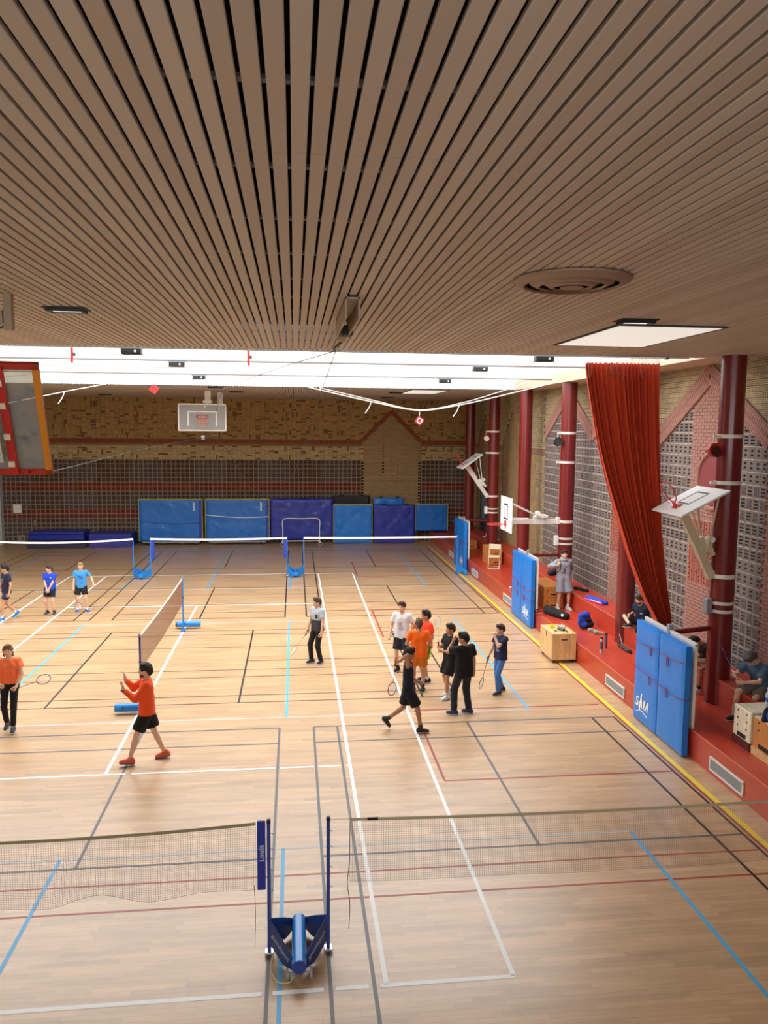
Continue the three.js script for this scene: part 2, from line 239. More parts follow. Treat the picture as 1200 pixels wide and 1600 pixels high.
// right wall: pieces face -x
const wallRight = struct('wall_right', 'patterned brick right wall with pink zigzag gables');
{
  mesh('wall_core', new THREE.BoxGeometry(0.3, 9.6, FRONT - BACK).translate(WALLX + 0.24, 4.5, (FRONT + BACK) / 2), M.wallBack, wallRight);
  const peaks = [3.3, -1.18, -5.66], out = (dz) => 7.28 - 0.6 * Math.abs(dz), inn = (dz) => out(dz) - 0.5, y0 = 1.02, ch = 0.25, cw = 0.2215, X = WALLX;
  const slot = (geoKind) => { const b = new MB(), s = cw - 0.02, h = ch - 0.022; // perforated block: stiles and rails with real slots between
    if (geoKind === 0) { for (const z of [-1, 1]) b.box(0.02, 0, z * (s / 2 - 0.016), 0.06, h, 0.032, null, null, noBackX); for (const y of [-1, -0.36, 0.36, 1]) b.box(0.022, y * (h / 2 - 0.017), 0, 0.06, 0.034, s - 0.06, null, null, noBackX); }
    else if (geoKind === 1) { for (const z of [-1, -0.34, 0.34, 1]) b.box(0.02, 0, z * (s / 2 - 0.017), 0.06, h, 0.034, null, null, noBackX); for (const y of [-1, 1]) b.box(0.022, y * (h / 2 - 0.016), 0, 0.06, 0.032, s - 0.06, null, null, noBackX); b.box(0.024, 0, 0, 0.06, 0.03, s - 0.06, null, null, noBackX); }
    else { for (const z of [-1, 1]) b.box(0.02, 0, z * (s / 2 - 0.03), 0.06, h, 0.06, null, null, noBackX); for (const y of [-1, 0, 1]) b.box(0.022, y * (h / 2 - 0.025), 0, 0.06, 0.05, s - 0.1, null, null, noBackX); }
    return b.geo(); };
  const kinds = [slot(0), slot(1), slot(2)], tileMats = C.tileMauve.slice(0, 4).map((c) => new THREE.MeshStandardMaterial({ color: c, roughness: 0.9, map: speckle })), orangeMats = C.orange.slice(0, 3).map((c) => new THREE.MeshStandardMaterial({ color: c, roughness: 0.9, map: speckle }));
  const far = new MB(), grid = new MB(); let count = 0;
  const place = (y, z, kind, orange) => { if (count < 300) { count++; const o = mesh('tile', kinds[kind], pick(orange ? orangeMats : tileMats), wallRight); o.position.set(X, y, z); } else far.add(kinds[kind], new THREE.Matrix4().makeTranslation(X, y, z), pick(orange ? C.orange : C.tileMauve)); };
  for (const pk of peaks) for (const s of [1, -1]) {
    for (let i = 0; i < 7; i++) { const z = pk + s * (0.67 + (i + 0.5) * cw); if (z > 5.55) continue;
      for (let j = 0; ; j++) { const y = y0 + (j + 0.5) * ch; if (y + ch * 0.5 > inn(z - pk) + 0.12) break; const zone = j % 9; place(y, z, zone < 3 ? 0 : zone < 6 ? ((i + j) % 2 ? 1 : 0) : 2, false); }
      const hTop = inn(z - pk) + 0.05; grid.box(X + 0.03, (y0 + hTop) / 2, z - s * cw / 2, 0.07, hTop - y0, 0.02, null, null, noBackX); }
    for (let j = 0; j < 23; j++) { const y = y0 + j * ch, lim = Math.min(2.24, Math.max(0, (6.78 - y) / 0.6)); if (lim > 0.67) grid.box(X + 0.03, y, pk + s * (0.67 + lim) / 2, 0.07, 0.022, lim - 0.67, null, null, noBackX); }
  }
  // pink columns, their orange perforated part and the round window of the nearest one
  const pinkMats = C.pink.slice(0, 4).map((c) => new THREE.MeshStandardMaterial({ color: c, roughness: 0.9, map: speckle }));
  const pinkGeo = new MB().box(0.02, 0, 0, 0.06, 0.064, 0.212, null, null, noBackX).geo(), pinkFar = new MB(); let pc = 0;
  const pinkBed = new MB();
  const column = (za, zb, ya, ytop, hole) => { pinkBed.box(X + 0.045, (ya + ytop((za + zb) / 2)) / 2, (za + zb) / 2, 0.06, ytop((za + zb) / 2) - ya, zb - za, null, null, noBackX);
    for (let j = 0; ; j++) { const y = ya + 0.038 + j * 0.0755; if (y > 7.3) break; for (let z = za + 0.112 - (j % 2 ? 0.11 : 0); z < zb; z += 0.223) { if (z < za || z > zb || y > ytop(z) - 0.03 || (hole && hole(y, z))) continue; if (pc < 300) { pc++; const o = mesh('brick', pinkGeo, pick(pinkMats), wallRight); o.position.set(X, y, z); } else pinkFar.add(pinkGeo, new THREE.Matrix4().makeTranslation(X, y, z), pick(C.pink)); } } };
  peaks.forEach((pk, n) => { const yr = [2.44, 3.86];
    column(pk - 0.66, pk + 0.66, y0, (z) => inn(z - pk), (y, z) => (y > yr[0] && y < yr[1]) || (n === 0 && Math.hypot(z - 3.55, y - 4.76) < 0.66));
    for (let i = 0; i < 6; i++) for (let j = 0; j < 6; j++) place(yr[0] + 0.12 + j * 0.236, pk - 0.55 + i * 0.2215, 2, true); });
  column(5.56, 6.9, y0, () => 5.6);
  tag(pinkFar.build('far_bricks', M.piece, wallRight), 'pink bricks of the columns', null, null, 'stuff'); tag(far.build('far_tiles', M.piece, wallRight), 'perforated mauve blocks', null, null, 'stuff');
  tag(grid.build('mortar_grid', M.mortar, wallRight), null, null, null, 'stuff'); pinkBed.build('mortar_bed', M.mortar, wallRight);
  // round red niche
  mesh('round_reveal', new THREE.TorusGeometry(0.61, 0.06, 8, 40).rotateY(PI / 2).translate(X + 0.0, 4.76, 3.55), pinkMats[1], wallRight);
  mesh('round_panel', new THREE.CylinderGeometry(0.58, 0.58, 0.03, 40).rotateZ(PI / 2).translate(X + 0.0, 4.76, 3.55), mat(0x7c2f34, 0.6), wallRight);
  // zigzag band of slanted bricks, two rows
  const bandGeo = new MB().box(0.0, 0, 0, 0.1, 0.205, 0.066, null, null, noBackX).geo(), bandFar = new MB(); let bc = 0; const bed = new MB();
  for (const pk of peaks) for (const s of [1, -1]) { const ang = Math.atan(0.6), n = 34; for (let k = 0; k < n; k++) { const t = (k + 0.5) / n * 2.24, z = pk + s * t; if (z > 6.9) continue; for (const row of [0.125, 0.375]) { const y = out(t) - row; const m = M4(X + 0.0, y, z, s * ang, 0, 0); if (bc < 300) { bc++; const o = mesh('brick', bandGeo, pick(pinkMats), wallRight); o.applyMatrix4(m); } else bandFar.add(bandGeo, m, pick(C.pink)); } }
    bed.box(X + 0.03, out(1.12) - 0.25, pk + s * 1.12, 0.08, 0.43, 2.24 / Math.cos(ang), null, M4(0, 0, 0, s * ang, 0, 0), noBackX); }
  tag(bandFar.build('far_band_bricks', M.piece, wallRight), null, null, null, 'stuff'); bed.build('band_bed', M.mortar, wallRight);
  // yellow perforated bricks above the zigzag
  const yb = new MB(), inBand = (y, z) => { for (const pk of peaks) if (Math.abs(z - pk) <= 2.24) return y < out(z - pk) - 0.2; return z > 5.5 ? y < 5.75 : false; };
  for (let z = 8.5; z > -8.1; z -= 0.228) { let j = 0; for (let y = 5.7; y < CEIL + 0.25; y += 0.118) { j++; const zz = z - (j % 2 ? 0.114 : 0); if (inBand(y - 0.06, zz)) continue; yb.box(X + 0.02, y, zz, 0.06, 0.104, 0.212, pick(C.yellowRight), null, noBackX); for (const a of [-0.06, 0, 0.06]) for (const b of [-0.02, 0.02]) yb.box(X + 0.012, y + b, zz + a, 0.052, 0.016, 0.026, C.yellowDark[0].clone().multiplyScalar(0.35), null, noBackX); } }
  tag(yb.build('yellow_bricks', M.piece, wallRight), 'yellow perforated bricks', null, null, 'stuff');
  mesh('mortar_bed_upper', new THREE.BoxGeometry(0.04, 1.9, 16.4).translate(X + 0.06, 6.6, 0.3), mat(0x6f5a40, 0.95), wallRight);
  // farther bays: yellow blocks with plain pointed panels
  const fb = new MB(), niches = [-12.42, -16.95, -21.4], hw = 1.52, nTop = (dz) => 5.28 + 1.38 * (1 - Math.abs(dz) / hw);
  const nicheAt = (y, z) => niches.some((c) => Math.abs(z - c) < hw && y < nTop(z - c));
  for (let z = -8.12; z > BACK; z -= 0.228) for (let y = y0 + 0.11; y < CEIL + 0.2; y += 0.228) { if (nicheAt(y, z) || z > -8.0) continue; const band = y > 5.0 && y < 5.22, up = rnd() < 0.25, strip = z > -9.0 || y > 5.2; for (let k = 0; k < 3; k++) { const o = (k - 1) * 0.076, c = band ? pick(C.pink) : strip ? pick(C.yellowRight) : pick(C.plain); if (up || band) fb.box(X + 0.02, y, z + o, 0.06, 0.214, 0.064, c, null, noBackX); else fb.box(X + 0.02, y + o, z, 0.06, 0.064, 0.214, c, null, noBackX); } }
  tag(fb.build('block_bricks', M.piece, wallRight), 'yellow bricks of the far bays', null, null, 'stuff');
  const fn = new MB(); for (const c of niches) for (let y = y0 + 0.04; y < 6.7; y += 0.077) for (let z = c - hw + 0.11 + (Math.round(y / 0.077) % 2) * 0.11; z < c + hw; z += 0.23) if (z > BACK && y < nTop(z - c) - 0.03) fn.box(X + 0.075, y, z, 0.03, 0.066, 0.216, pick(C.plain), null, noBackX);
  tag(fn.build('panel_bricks', M.piece, wallRight), 'plain tan bricks of the pointed panels', null, null, 'stuff');
  mesh('mortar_bed_far', new THREE.BoxGeometry(0.03, 6.4, 12.9).translate(X + 0.095, 4.1, -14.45), mat(0x7d6547, 0.95), wallRight);
}
mesh('wall_left', new THREE.BoxGeometry(0.3, 9.6, FRONT - BACK).translate(LEFT - 0.15, 4.5, (FRONT + BACK) / 2), mat(0xa08a66, 0.9)).userData.kind = 'structure';
const wallFront = struct('wall_front', 'wall behind the gallery with a high window band');
{ const wm = mat(0xb09c7c, 0.9); for (const [x, y, w, h] of [[0.6, 2.1, 24.4, 5.2], [0.6, 8.2, 24.4, 2.2], [-10.2, 5.9, 3.4, 2.4], [11.2, 5.9, 3.4, 2.4]]) mesh('wall_part', new THREE.BoxGeometry(w, h, 0.3).translate(x, y, FRONT + 0.15), wm, wallFront);
  const win = struct('window', 'window band behind the gallery'); for (let i = 0; i < 9; i++) { mesh('pane', new THREE.BoxGeometry(1.94, 2.34, 0.03).translate(-7.5 + i * 2, 5.9, FRONT + 0.05), M.windowGlow, win); mesh('mullion', new THREE.BoxGeometry(0.06, 2.4, 0.1).translate(-8.5 + i * 2, 5.9, FRONT + 0.05), M.darkGrey, win); } }
mesh('trim', new THREE.BoxGeometry(0.2, 4.1, 0.35).translate(LEFT + 0.2, 2.05, BACK + 0.2), mat(0xb9bdb4, 0.6)).userData.kind = 'structure';

// ---- slatted ceilings
const ceiling = struct('ceiling', 'tan slatted ceiling with dark gaps over the near half of the hall');
{
  const z0 = SKY1, z1 = FRONT, joint = 15.28, x0 = -11.25;
  const prof = (len) => new RoundedBoxGeometry(0.08, 0.03, len, 1, 0.006).translate(0, CEIL + 0.015, 0), gA = prof(joint - z0 - 0.002), gB = prof(z1 - joint - 0.002);
  const tints = [0xb9ada0, 0xb3a698, 0xbfb4a7].map((h) => mat(h, 0.55));
  let n = 0; const rest = new MB();
  for (let x = 11.98; x > x0; x -= 0.1) { const m = tints[Math.floor(rnd() * 3)]; const vis = x > -2.2;
    const inDiffuser = false;
    if (vis) { const a = mesh('slat', gA, m, ceiling); a.position.set(x + 0.024, 0, (z0 + joint) / 2); const b = mesh('slat', gB, m, ceiling); b.position.set(x + 0.024, 0, (z1 + joint) / 2); n += 2; }
    else { rest.add(gA, M4(x + 0.024, 0, (z0 + joint) / 2)); rest.add(gB, M4(x + 0.024, 0, (z1 + joint) / 2)); } }
  tag(rest.build('far_slats', M.slat, ceiling), null, null, null, 'stuff');
  for (let z = 4.95; z < 20; z += 1.12) { const zz = z; mesh('carrier_rail', new THREE.BoxGeometry(23.2, 0.02, 0.045).translate(0.4, CEIL + 0.05, zz - 0.11), M.grey, ceiling); }
  mesh('roof_slab', new THREE.BoxGeometry(24.2, 0.2, z1 - z0 - 0.5).translate(0.5, CEIL + 0.5, (z0 + z1) / 2 + 0.25), M.void, ceiling);
}
const ceilingFar = struct('ceiling', 'tan slatted ceiling over the far end of the hall');
{
  const z0 = BACK, z1 = SKY0, b = new MB();
  for (let x = 11.98; x > LEFT; x -= 0.1) b.box(x + 0.024, CEIL + 0.015, (z0 + z1) / 2, 0.08, 0.03, z1 - z0);
  tag(b.build('slats', M.slat, ceilingFar), 'tan ceiling slats', null, null, 'stuff');
  mesh('roof_slab', new THREE.BoxGeometry(24.2, 0.2, z1 - z0 - 0.5).translate(0.5, CEIL + 0.5, (z0 + z1) / 2 - 0.25), M.void, ceilingFar);
}
// ---- skylight well
const well = struct('skylight', 'white skylight well with translucent glazing between the two ceilings');
{
  const wm = mat(0xf1f2f0, 0.75), h = SKYTOP - CEIL + 0.3, yc = CEIL + h / 2;
  mesh('well_wall', new THREE.BoxGeometry(24.2, h, 0.2).translate(0.5, yc, SKY0 - 0.1), wm, well);
  mesh('well_wall', new THREE.BoxGeometry(24.2, h, 0.2).translate(0.5, yc, SKY1 + 0.1), wm, well);
  mesh('well_wall', new THREE.BoxGeometry(0.2, h - 0.3, SKY1 - SKY0).translate(SKYX + 0.12, yc + 0.15, (SKY0 + SKY1) / 2), wm, well);
  mesh('well_wall', new THREE.BoxGeometry(0.2, h, SKY1 - SKY0).translate(LEFT - 0.1, yc, (SKY0 + SKY1) / 2), wm, well);
  mesh('side_soffit', new THREE.BoxGeometry(12.4 - SKYX, 0.3, SKY1 - SKY0).translate((12.4 + SKYX) / 2, CEIL + 0.15, (SKY0 + SKY1) / 2), mat(0xbba58d, 0.6), well);
  const n = 9, pw = (SKYX - LEFT) / n;
  for (let i = 0; i < n; i++) mesh('pane', new THREE.BoxGeometry(pw - 0.06, 0.03, SKY1 - SKY0).translate(LEFT + (i + 0.5) * pw, SKYTOP, (SKY0 + SKY1) / 2), M.glow, well);
  for (let i = 0; i <= n; i++) mesh('glazing_bar', new THREE.BoxGeometry(0.06, 0.1, SKY1 - SKY0).translate(LEFT + i * pw, SKYTOP, (SKY0 + SKY1) / 2), wm, well);
  mesh('roof_cover', new THREE.BoxGeometry(24.2, 0.1, SKY1 - SKY0 + 0.4).translate(0.5, SKYTOP + 0.3, (SKY0 + SKY1) / 2), wm, well);
}
// ---- round dark red pillars
const PZ = [5.28, 0.85, -3.7, -8.2, -12.7, -17.2], PX = 11.42, PR = 0.225;
const pillarWhere = ['nearest round dark red pillar with the folded hoop', 'round dark red pillar beside the swept curtain', 'round dark red pillar carrying the level hoop', 'round dark red pillar between the two far hoops', 'round dark red pillar carrying the far folded hoop', 'farthest round dark red pillar near the back wall'];
for (const z of PZ) { const p = struct('pillar', pillarWhere[PZ.indexOf(z)]); const y1 = CEIL + 0.1;
  mesh('shaft', new THREE.CylinderGeometry(PR, PR, y1 - 0.52, 40).translate(PX, (y1 + 0.52) / 2, z), M.pillar, p); mesh('foot_ring', new THREE.CylinderGeometry(PR + 0.012, PR + 0.012, 0.03, 40).translate(PX, 0.535, z), M.pillar, p); }

// ================================================================ fittings under the ceiling
function lampLight(x, y, z, w, d, power) { const l = new THREE.RectAreaLight(new THREE.Color(0.95, 1, 0.98), power, w, d); l.position.set(x, y, z); l.rotation.x = -PI / 2; scene.add(l); }
function ceilingLamp(x, z, label, w = 0.34) { const t = thing('ceiling_lamp', label, 'lamp', [x, CEIL, z], 0, 'recessed lamps in the slatted ceiling');
  new MB().box(0, -0.008, 0, w + 0.16, 0.012, 0.3).box(0, -0.03, -0.1, w + 0.1, 0.04, 0.03).box(0, -0.03, 0.1, w + 0.1, 0.04, 0.03).box(-w / 2 - 0.03, -0.03, 0, 0.03, 0.04, 0.2).box(w / 2 + 0.03, -0.03, 0, 0.03, 0.04, 0.2).build('housing', M.black, t);
  mesh('diffuser', new THREE.BoxGeometry(w, 0.02, 0.16).translate(0, -0.025, 0), M.lampGlow, t); lampLight(x, CEIL - 0.04, z, w, 0.16, 2.0); return t; }
ceilingLamp(0.45, 9.45, 'small black lamp in the ceiling left of the frame'); ceilingLamp(7.55, 9.62, 'small black lamp in the ceiling beside the white panel');
for (const [x, z, l] of [[0.4, -9.2, 'bright lamp above the hanging glass backboard'], [0.9, -12.6, 'small lamp in the far ceiling right of the glass backboard'], [-5.2, -17.2, 'small lamp at the left of the far ceiling'], [7.4, -16.6, 'small lamp in the far ceiling above the pointed brick panel'], [7.15, -11.6, 'small lamp left of the far white ceiling panel']]) ceilingLamp(x, z, l, 0.4);
function rooflight(x0, x1, z0, z1, label) { const t = thing('light_panel', label, 'light panel', [(x0 + x1) / 2, CEIL, (z0 + z1) / 2], 0, 'white panels in the ceiling'); const w = x1 - x0, d = z1 - z0;
  mesh('panel', new THREE.BoxGeometry(w, 0.012, d).translate(0, -0.01, 0), M.panelGlow, t);
  new MB().box(0, -0.01, d / 2 + 0.015, w + 0.06, 0.025, 0.03).box(0, -0.01, -d / 2 - 0.015, w + 0.06, 0.025, 0.03).box(w / 2 + 0.015, -0.01, 0, 0.03, 0.025, d).box(-w / 2 - 0.015, -0.01, 0, 0.03, 0.025, d).build('frame', M.darkGrey, t); lampLight((x0 + x1) / 2, CEIL - 0.03, (z0 + z1) / 2, w, d, 0.4); }
rooflight(7.5, 9.0, 6.6, 9.2, 'white rectangular panel in the ceiling above the red curtain'); rooflight(7.45, 8.8, -12.4, -9.2, 'white rectangular panel in the far ceiling');
{ // round air diffuser
  const t = thing('air_diffuser', 'round brown air diffuser with concentric rings in the ceiling', 'air vent', [5.77, CEIL, 12.2]); const m = mat(0x8a715c, 0.5);
  const ring = (r0, r1, y0, y1, n) => mesh(n, new THREE.LatheGeometry([[r0, y0], [r0 + 0.01, y0 - 0.02], [r1 - 0.01, y1 - 0.02], [r1, y1], [r1 - 0.01, y1 + 0.012], [r0, y0 + 0.012]].map(([a, b]) => new THREE.Vector2(a, b)), 56), m, t);
  mesh('throat', new THREE.CylinderGeometry(0.5, 0.5, 0.006, 48).translate(0, -0.004, 0), M.slatDark, t);
  ring(0.44, 0.55, -0.05, -0.012, 'outer_ring'); ring(0.3, 0.4, -0.06, -0.02, 'ring'); ring(0.17, 0.26, -0.07, -0.03, 'ring'); mesh('hub', new THREE.CylinderGeometry(0.09, 0.11, 0.05, 32).translate(0, -0.06, 0), m, t);
}
{ // hanging brackets
  const mB = mat(0xa08a72, 0.5);
  const t = thing('ceiling_bracket', 'tan hoist bracket with black cables at the ceiling centre', 'bracket', [3.8, CEIL, 10]);
  new MB().box(-0.07, -0.12, 0, 0.02, 0.24, 1.9).box(0.07, -0.12, 0, 0.02, 0.24, 1.9).box(0, -0.03, 0, 0.16, 0.02, 1.9).build('channel', mB, t); mesh('pulley', new THREE.CylinderGeometry(0.09, 0.09, 0.1, 20).rotateZ(PI / 2).translate(0, -0.2, -0.98), mB, t); mesh('motor', new RoundedBoxGeometry(0.12, 0.13, 0.22, 2, 0.02).translate(0.06, -0.18, -0.72), M.darkGrey, t);
  new MB().tube([[0, -0.28, -1.05], [-0.03, -0.24, -2.2], [0.05, -0.12, -3.9]], 0.018, 20).build('cable_bundle', M.cable, t);
  const t2 = thing('ceiling_bracket', 'tan hoist bracket at the left edge of the ceiling', 'bracket', [0.1, CEIL, 10.4]);
  new MB().box(0, -0.19, 0, 0.08, 0.38, 0.1).build('channel', mB, t2); new MB().box(-0.2, -0.24, -0.02, 0.3, 0.14, 0.16).build('drive_box', mB, t2); new MB().tube([[-0.3, -0.31, 0.0], [-0.18, -0.4, 0.02], [-0.06, -0.34, 0.0]], 0.008, 16).build('cable', M.cable, t2);
}
// ---- rails across the skylight
const rails = [];
for (const [z, y, r, label] of [[4.42, 7.27, 0.035, 'white curtain rail along the near edge of the skylight'], [0, 7.4, 0.036, 'white pipe rail across the middle of the skylight'], [-4, 7.34, 0.036, 'white pipe rail across the far part of the skylight']]) {
  const t = thing('ceiling_rail', label, 'rail', [0, y, z], 0); mesh('pipe', barGeo(V(LEFT + 0.05, 0, 0), V(10.95, 0, 0), r, 12), z > 4 ? mat(0xa0a6aa, 0.35) : mat(0x97989a, 0.4), t);
  for (let x = -10; x < 11; x += 2.3) mesh('hanger', barGeo(V(x, 0, 0), V(x, SKYTOP - y - 0.1, 0), 0.006, 6), M.whitePaint, t); rails.push(t); }
{ const t = thing('ceiling_rail', 'short thin white rod hung below the middle rail', 'rail', [0, 7.24, 0]); mesh('pipe', barGeo(V(-7, 0, 0), V(1.1, 0, 0), 0.022, 10), M.whitePaint, t); for (const x of [-6, -3, 0, 1]) mesh('hanger', barGeo(V(x, 0, 0), V(x, 0.14, 0), 0.008, 6), M.whitePaint, t); }
function flood(x, y, z, label) { const t = thing('floodlight', label, 'floodlight', [x, y, z], 0, 'black floodlights on the rails'); mesh('housing', new RoundedBoxGeometry(0.36, 0.11, 0.2, 2, 0.015), M.black, t); mesh('bracket', new THREE.BoxGeometry(0.44, 0.025, 0.05).translate(0, 0.065, 0), M.grey, t); mesh('sensor', new THREE.CylinderGeometry(0.02, 0.026, 0.02, 16).rotateX(PI / 2).translate(0.08, 0.0, 0.105), M.white, t); }
flood(0.22, 7.18, 4.42, 'black floodlight on the near rail at left'); flood(8.0, 7.18, 4.42, 'black floodlight on the near rail left of the curtain');
flood(0.4, 7.29, 0, 'black floodlight on the middle rail at left'); flood(7.78, 7.3, 0, 'black floodlight on the middle rail at right'); flood(0.45, 7.23, -4, 'black floodlight on the far rail at left'); flood(7.66, 7.23, -4, 'black floodlight on the far rail at right');
for (const [x, l] of [[-1.48, 'red hanger strap under the near rail at left'], [2.2, 'red hanger strap under the near rail at centre']]) { const t = thing('hanger_strap', l, 'strap', [x, 7.3, 2], 0, 'red hanger straps'); mesh('strap', new THREE.BoxGeometry(0.055, 0.32, 0.02), M.red, t); mesh('clip', new THREE.BoxGeometry(0.05, 0.08, 0.03).translate(0.05, 0.02, 0), M.darkGrey, t); mesh('rod', barGeo(V(0, 0.16, 0), V(0, 2.01, 0), 0.006, 6), M.grey, t); }
// ---- ropes, cables and hanging signs
function rope(label, pts, r, m, cat = 'rope') { const o = mesh(cat === 'rope' ? 'rope' : 'cable', tubeGeo(pts, r, pts.length * 10, 6), m); tag(o, label, cat); return o; }
rope('white rope sagging from the far rail to the right pillar', [[3.37, 7.05, -4], [5.45, 6.6, -4], [6.89, 6.36, -4], [7.96, 6.5, -4], [11.15, 7.26, -4.1]], 0.018, M.rope);
rope('second white rope running above the sagging one', [[3.9, 7.0, -4.1], [5.45, 6.66, -4.1], [6.89, 6.38, -4.1], [8.2, 6.6, -4.1], [10.3, 7.25, -4.1]], 0.012, M.rope);
rope('white rope behind the glass backboard at left', [[-5.0, 6.4, -4], [-3.3, 6.78, -4], [-1.9, 7.08, -4], [-1.3, 7.3, -4]], 0.014, M.rope);
rope('thin grey wire under the middle rail', [[-3.8, 6.9, 0], [-1.5, 7.22, 0], [-1.0, 7.35, 0.1]], 0.006, M.grey, 'cable');
rope('black cable running down from the ceiling bracket to the back', [[3.87, 7.1, 6.16], [3.7, 6.3, 0], [3.4, 5.2, -2], [3.1, 4.3, -4]], 0.008, M.cable, 'cable');
rope('thin black cable crossing the skylight to the glass backboard', [[3.87, 7.1, 6.16], [2.6, 7.05, 1.5], [1.3, 6.85, -3], [0.2, 6.4, -11.5]], 0.008, M.cable, 'cable');
rope('long black cable looping under the glass backboard', [[0.95, 5.43, 12.6], [-1.2, 5.0, 4], [-1.0, 5.2, -4], [-0.1, 5.38, -10.6], [0.15, 5.37, -10.8], [0.4, 5.28, -10.8], [0.9, 4.6, -10.6], [1.5, 3.6, -10.4], [2.2, 2.9, -10.2], [2.9, 2.7, -10.2]], 0.009, M.cable, 'cable');
rope('thin tan cord hanging before the upper back wall', [[-3.1, 7.225, -14], [-2.6, 6.7, -14], [-0.9, 6.0, -14], [0.2, 5.55, -12.5], [0.0, 5.5, -11.8]], 0.008, mat(0xb9a183, 0.9));
for (const [x, y, z, l] of [[6.9, 6.05, -4, 'red diamond warning sign with white ring under the white ropes'], [-0.82, 6.88, -4, 'plain red diamond sign hung from the far rail']]) {
  const t = thing('hanging_sign', l, 'sign', [x, y, z], 0, 'red diamond signs'); mesh('plate', new RoundedBoxGeometry(0.22, 0.22, 0.02, 1, 0.006).rotateZ(PI / 4 + 0.12), M.red, t); mesh('cord', barGeo(V(0, 0.15, 0), V(0, y > 6.5 ? 0.44 : 0.32, 0), 0.008, 6), M.rope, t);
  if (y < 6.5) { mesh('ring', new THREE.TorusGeometry(0.07, 0.014, 8, 24).translate(0, 0, 0.012), M.whiteTape, t); mesh('dot', new THREE.CylinderGeometry(0.03, 0.03, 0.01, 16).rotateX(PI / 2).translate(0, 0, 0.012), mat(0x8a3f6a, 0.6), t); } }
for (const [x, y, z, l] of [[5.45, 6.6, -4, 'loose rope end tied to the white rope at left'], [8.1, 6.52, -4, 'loose rope end tied to the white rope at right'], [-3.3, 6.78, -4, 'loose rope end tied to the left white rope']]) rope(l, [[x, y, z], [x - 0.06, y - 0.16, z], [x - 0.18, y - 0.34, z]], 0.014, M.rope);

// ---- red divider curtain
{
  const t = thing('divider_curtain', 'heavy red-orange divider curtain gathered and swept aside at the right', 'curtain', [0, 0, 4.42]);
  const Lc = [[7.14, 8.82], [6.4, 8.93], [5.6, 9.1], [4.9, 9.3], [4.19, 9.55], [3.3, 9.86], [2.48, 10.2], [1.87, 10.52], [0.9, 10.58]], Rc = [[7.14, 10.36], [5.5, 10.43], [4, 10.55], [2.8, 10.7], [1.87, 10.84], [0.9, 10.88]];
  const at = (c, y) => { for (let i = 0; i < c.length - 1; i++) if (y <= c[i][0] && y >= c[i + 1][0]) { const u = (c[i][0] - y) / (c[i][0] - c[i + 1][0]); const p0 = c[Math.max(0, i - 1)][1], p1 = c[i][1], p2 = c[i + 1][1], p3 = c[Math.min(c.length - 1, i + 2)][1]; return 0.5 * (2 * p1 + (p2 - p0) * u + (2 * p0 - 5 * p1 + 4 * p2 - p3) * u * u + (3 * p1 - p0 - 3 * p2 + p3) * u * u * u); } return c[c.length - 1][1]; };
  const nu = 220, nv = 80, pos = [], idx = [], uv = [];
  for (let j = 0; j <= nv; j++) { const v = j / nv, y = 7.14 - v * 6.24, xl = at(Lc, y), xr = at(Rc, y), w = xr - xl;
    for (let i = 0; i <= nu; i++) { const u = i / nu, f = u * 17 + 0.5 * Math.sin(u * 9 + v * 2), ph = f * 2 * PI, big = Math.sin(u * 11 + 1 + v); const amp = 0.045 + 0.05 * (1 - w / 1.6) + 0.015 * big;
      pos.push(xl + w * (u + 0.012 * Math.sin(ph * 0.5 + 1) * Math.min(1, v * 6)), y - (j === 0 ? 0.02 * Math.abs(Math.sin(ph / 2)) : 0), amp * Math.cos(ph) + 0.05 * big * Math.min(1, v * 3) + 0.03 * Math.sin(ph * 0.37 + v * 5) * v); uv.push(u * 3, v * 6); } }
  for (let j = 0; j < nv; j++) for (let i = 0; i < nu; i++) { const a = j * (nu + 1) + i, b = a + 1, c = a + nu + 1, d = c + 1; idx.push(a, c, b, b, c, d); }
  const g = new THREE.BufferGeometry(); g.setAttribute('position', new THREE.Float32BufferAttribute(pos, 3)); g.setAttribute('uv', new THREE.Float32BufferAttribute(uv, 2)); g.setIndex(idx); g.computeVertexNormals();
  const cm = M.curtain.clone(); cm.side = THREE.DoubleSide; mesh('cloth', g, cm, t);
  const loopM = mat(0x9a4a38, 0.9);
  for (let i = 0; i < 34; i++) { const x = 8.84 + i * 0.0455; mesh('hook', barGeo(V(x, 7.12, 0), V(x, 7.245, 0), 0.007, 5), M.white, t); }
  mesh('rail_end', new THREE.BoxGeometry(1.75, 0.05, 0.06).translate(9.65, 7.26, 0), M.grey, t); mesh('stop', new THREE.BoxGeometry(0.06, 0.08, 0.08).translate(10.5, 7.26, 0), M.black, t); mesh('carriage', new THREE.BoxGeometry(0.1, 0.06, 0.08).translate(9.55, 7.29, 0), M.darkGrey, t);
  for (const s of [0.03, 0.28, 0.34, 0.42, 0.48, 0.73, 0.82, 0.95]) { const x = 8.84 + s * 1.5; mesh('cord_loop', tubeGeo([[x - 0.02, 7.12, 0.1], [x - 0.025, 6.92, 0.125], [x, 6.84 - 0.06 * Math.sin(s * 30), 0.13], [x + 0.03, 6.92, 0.125], [x + 0.03, 7.12, 0.1]], 0.008, 20, 5), loopM, t); }
}
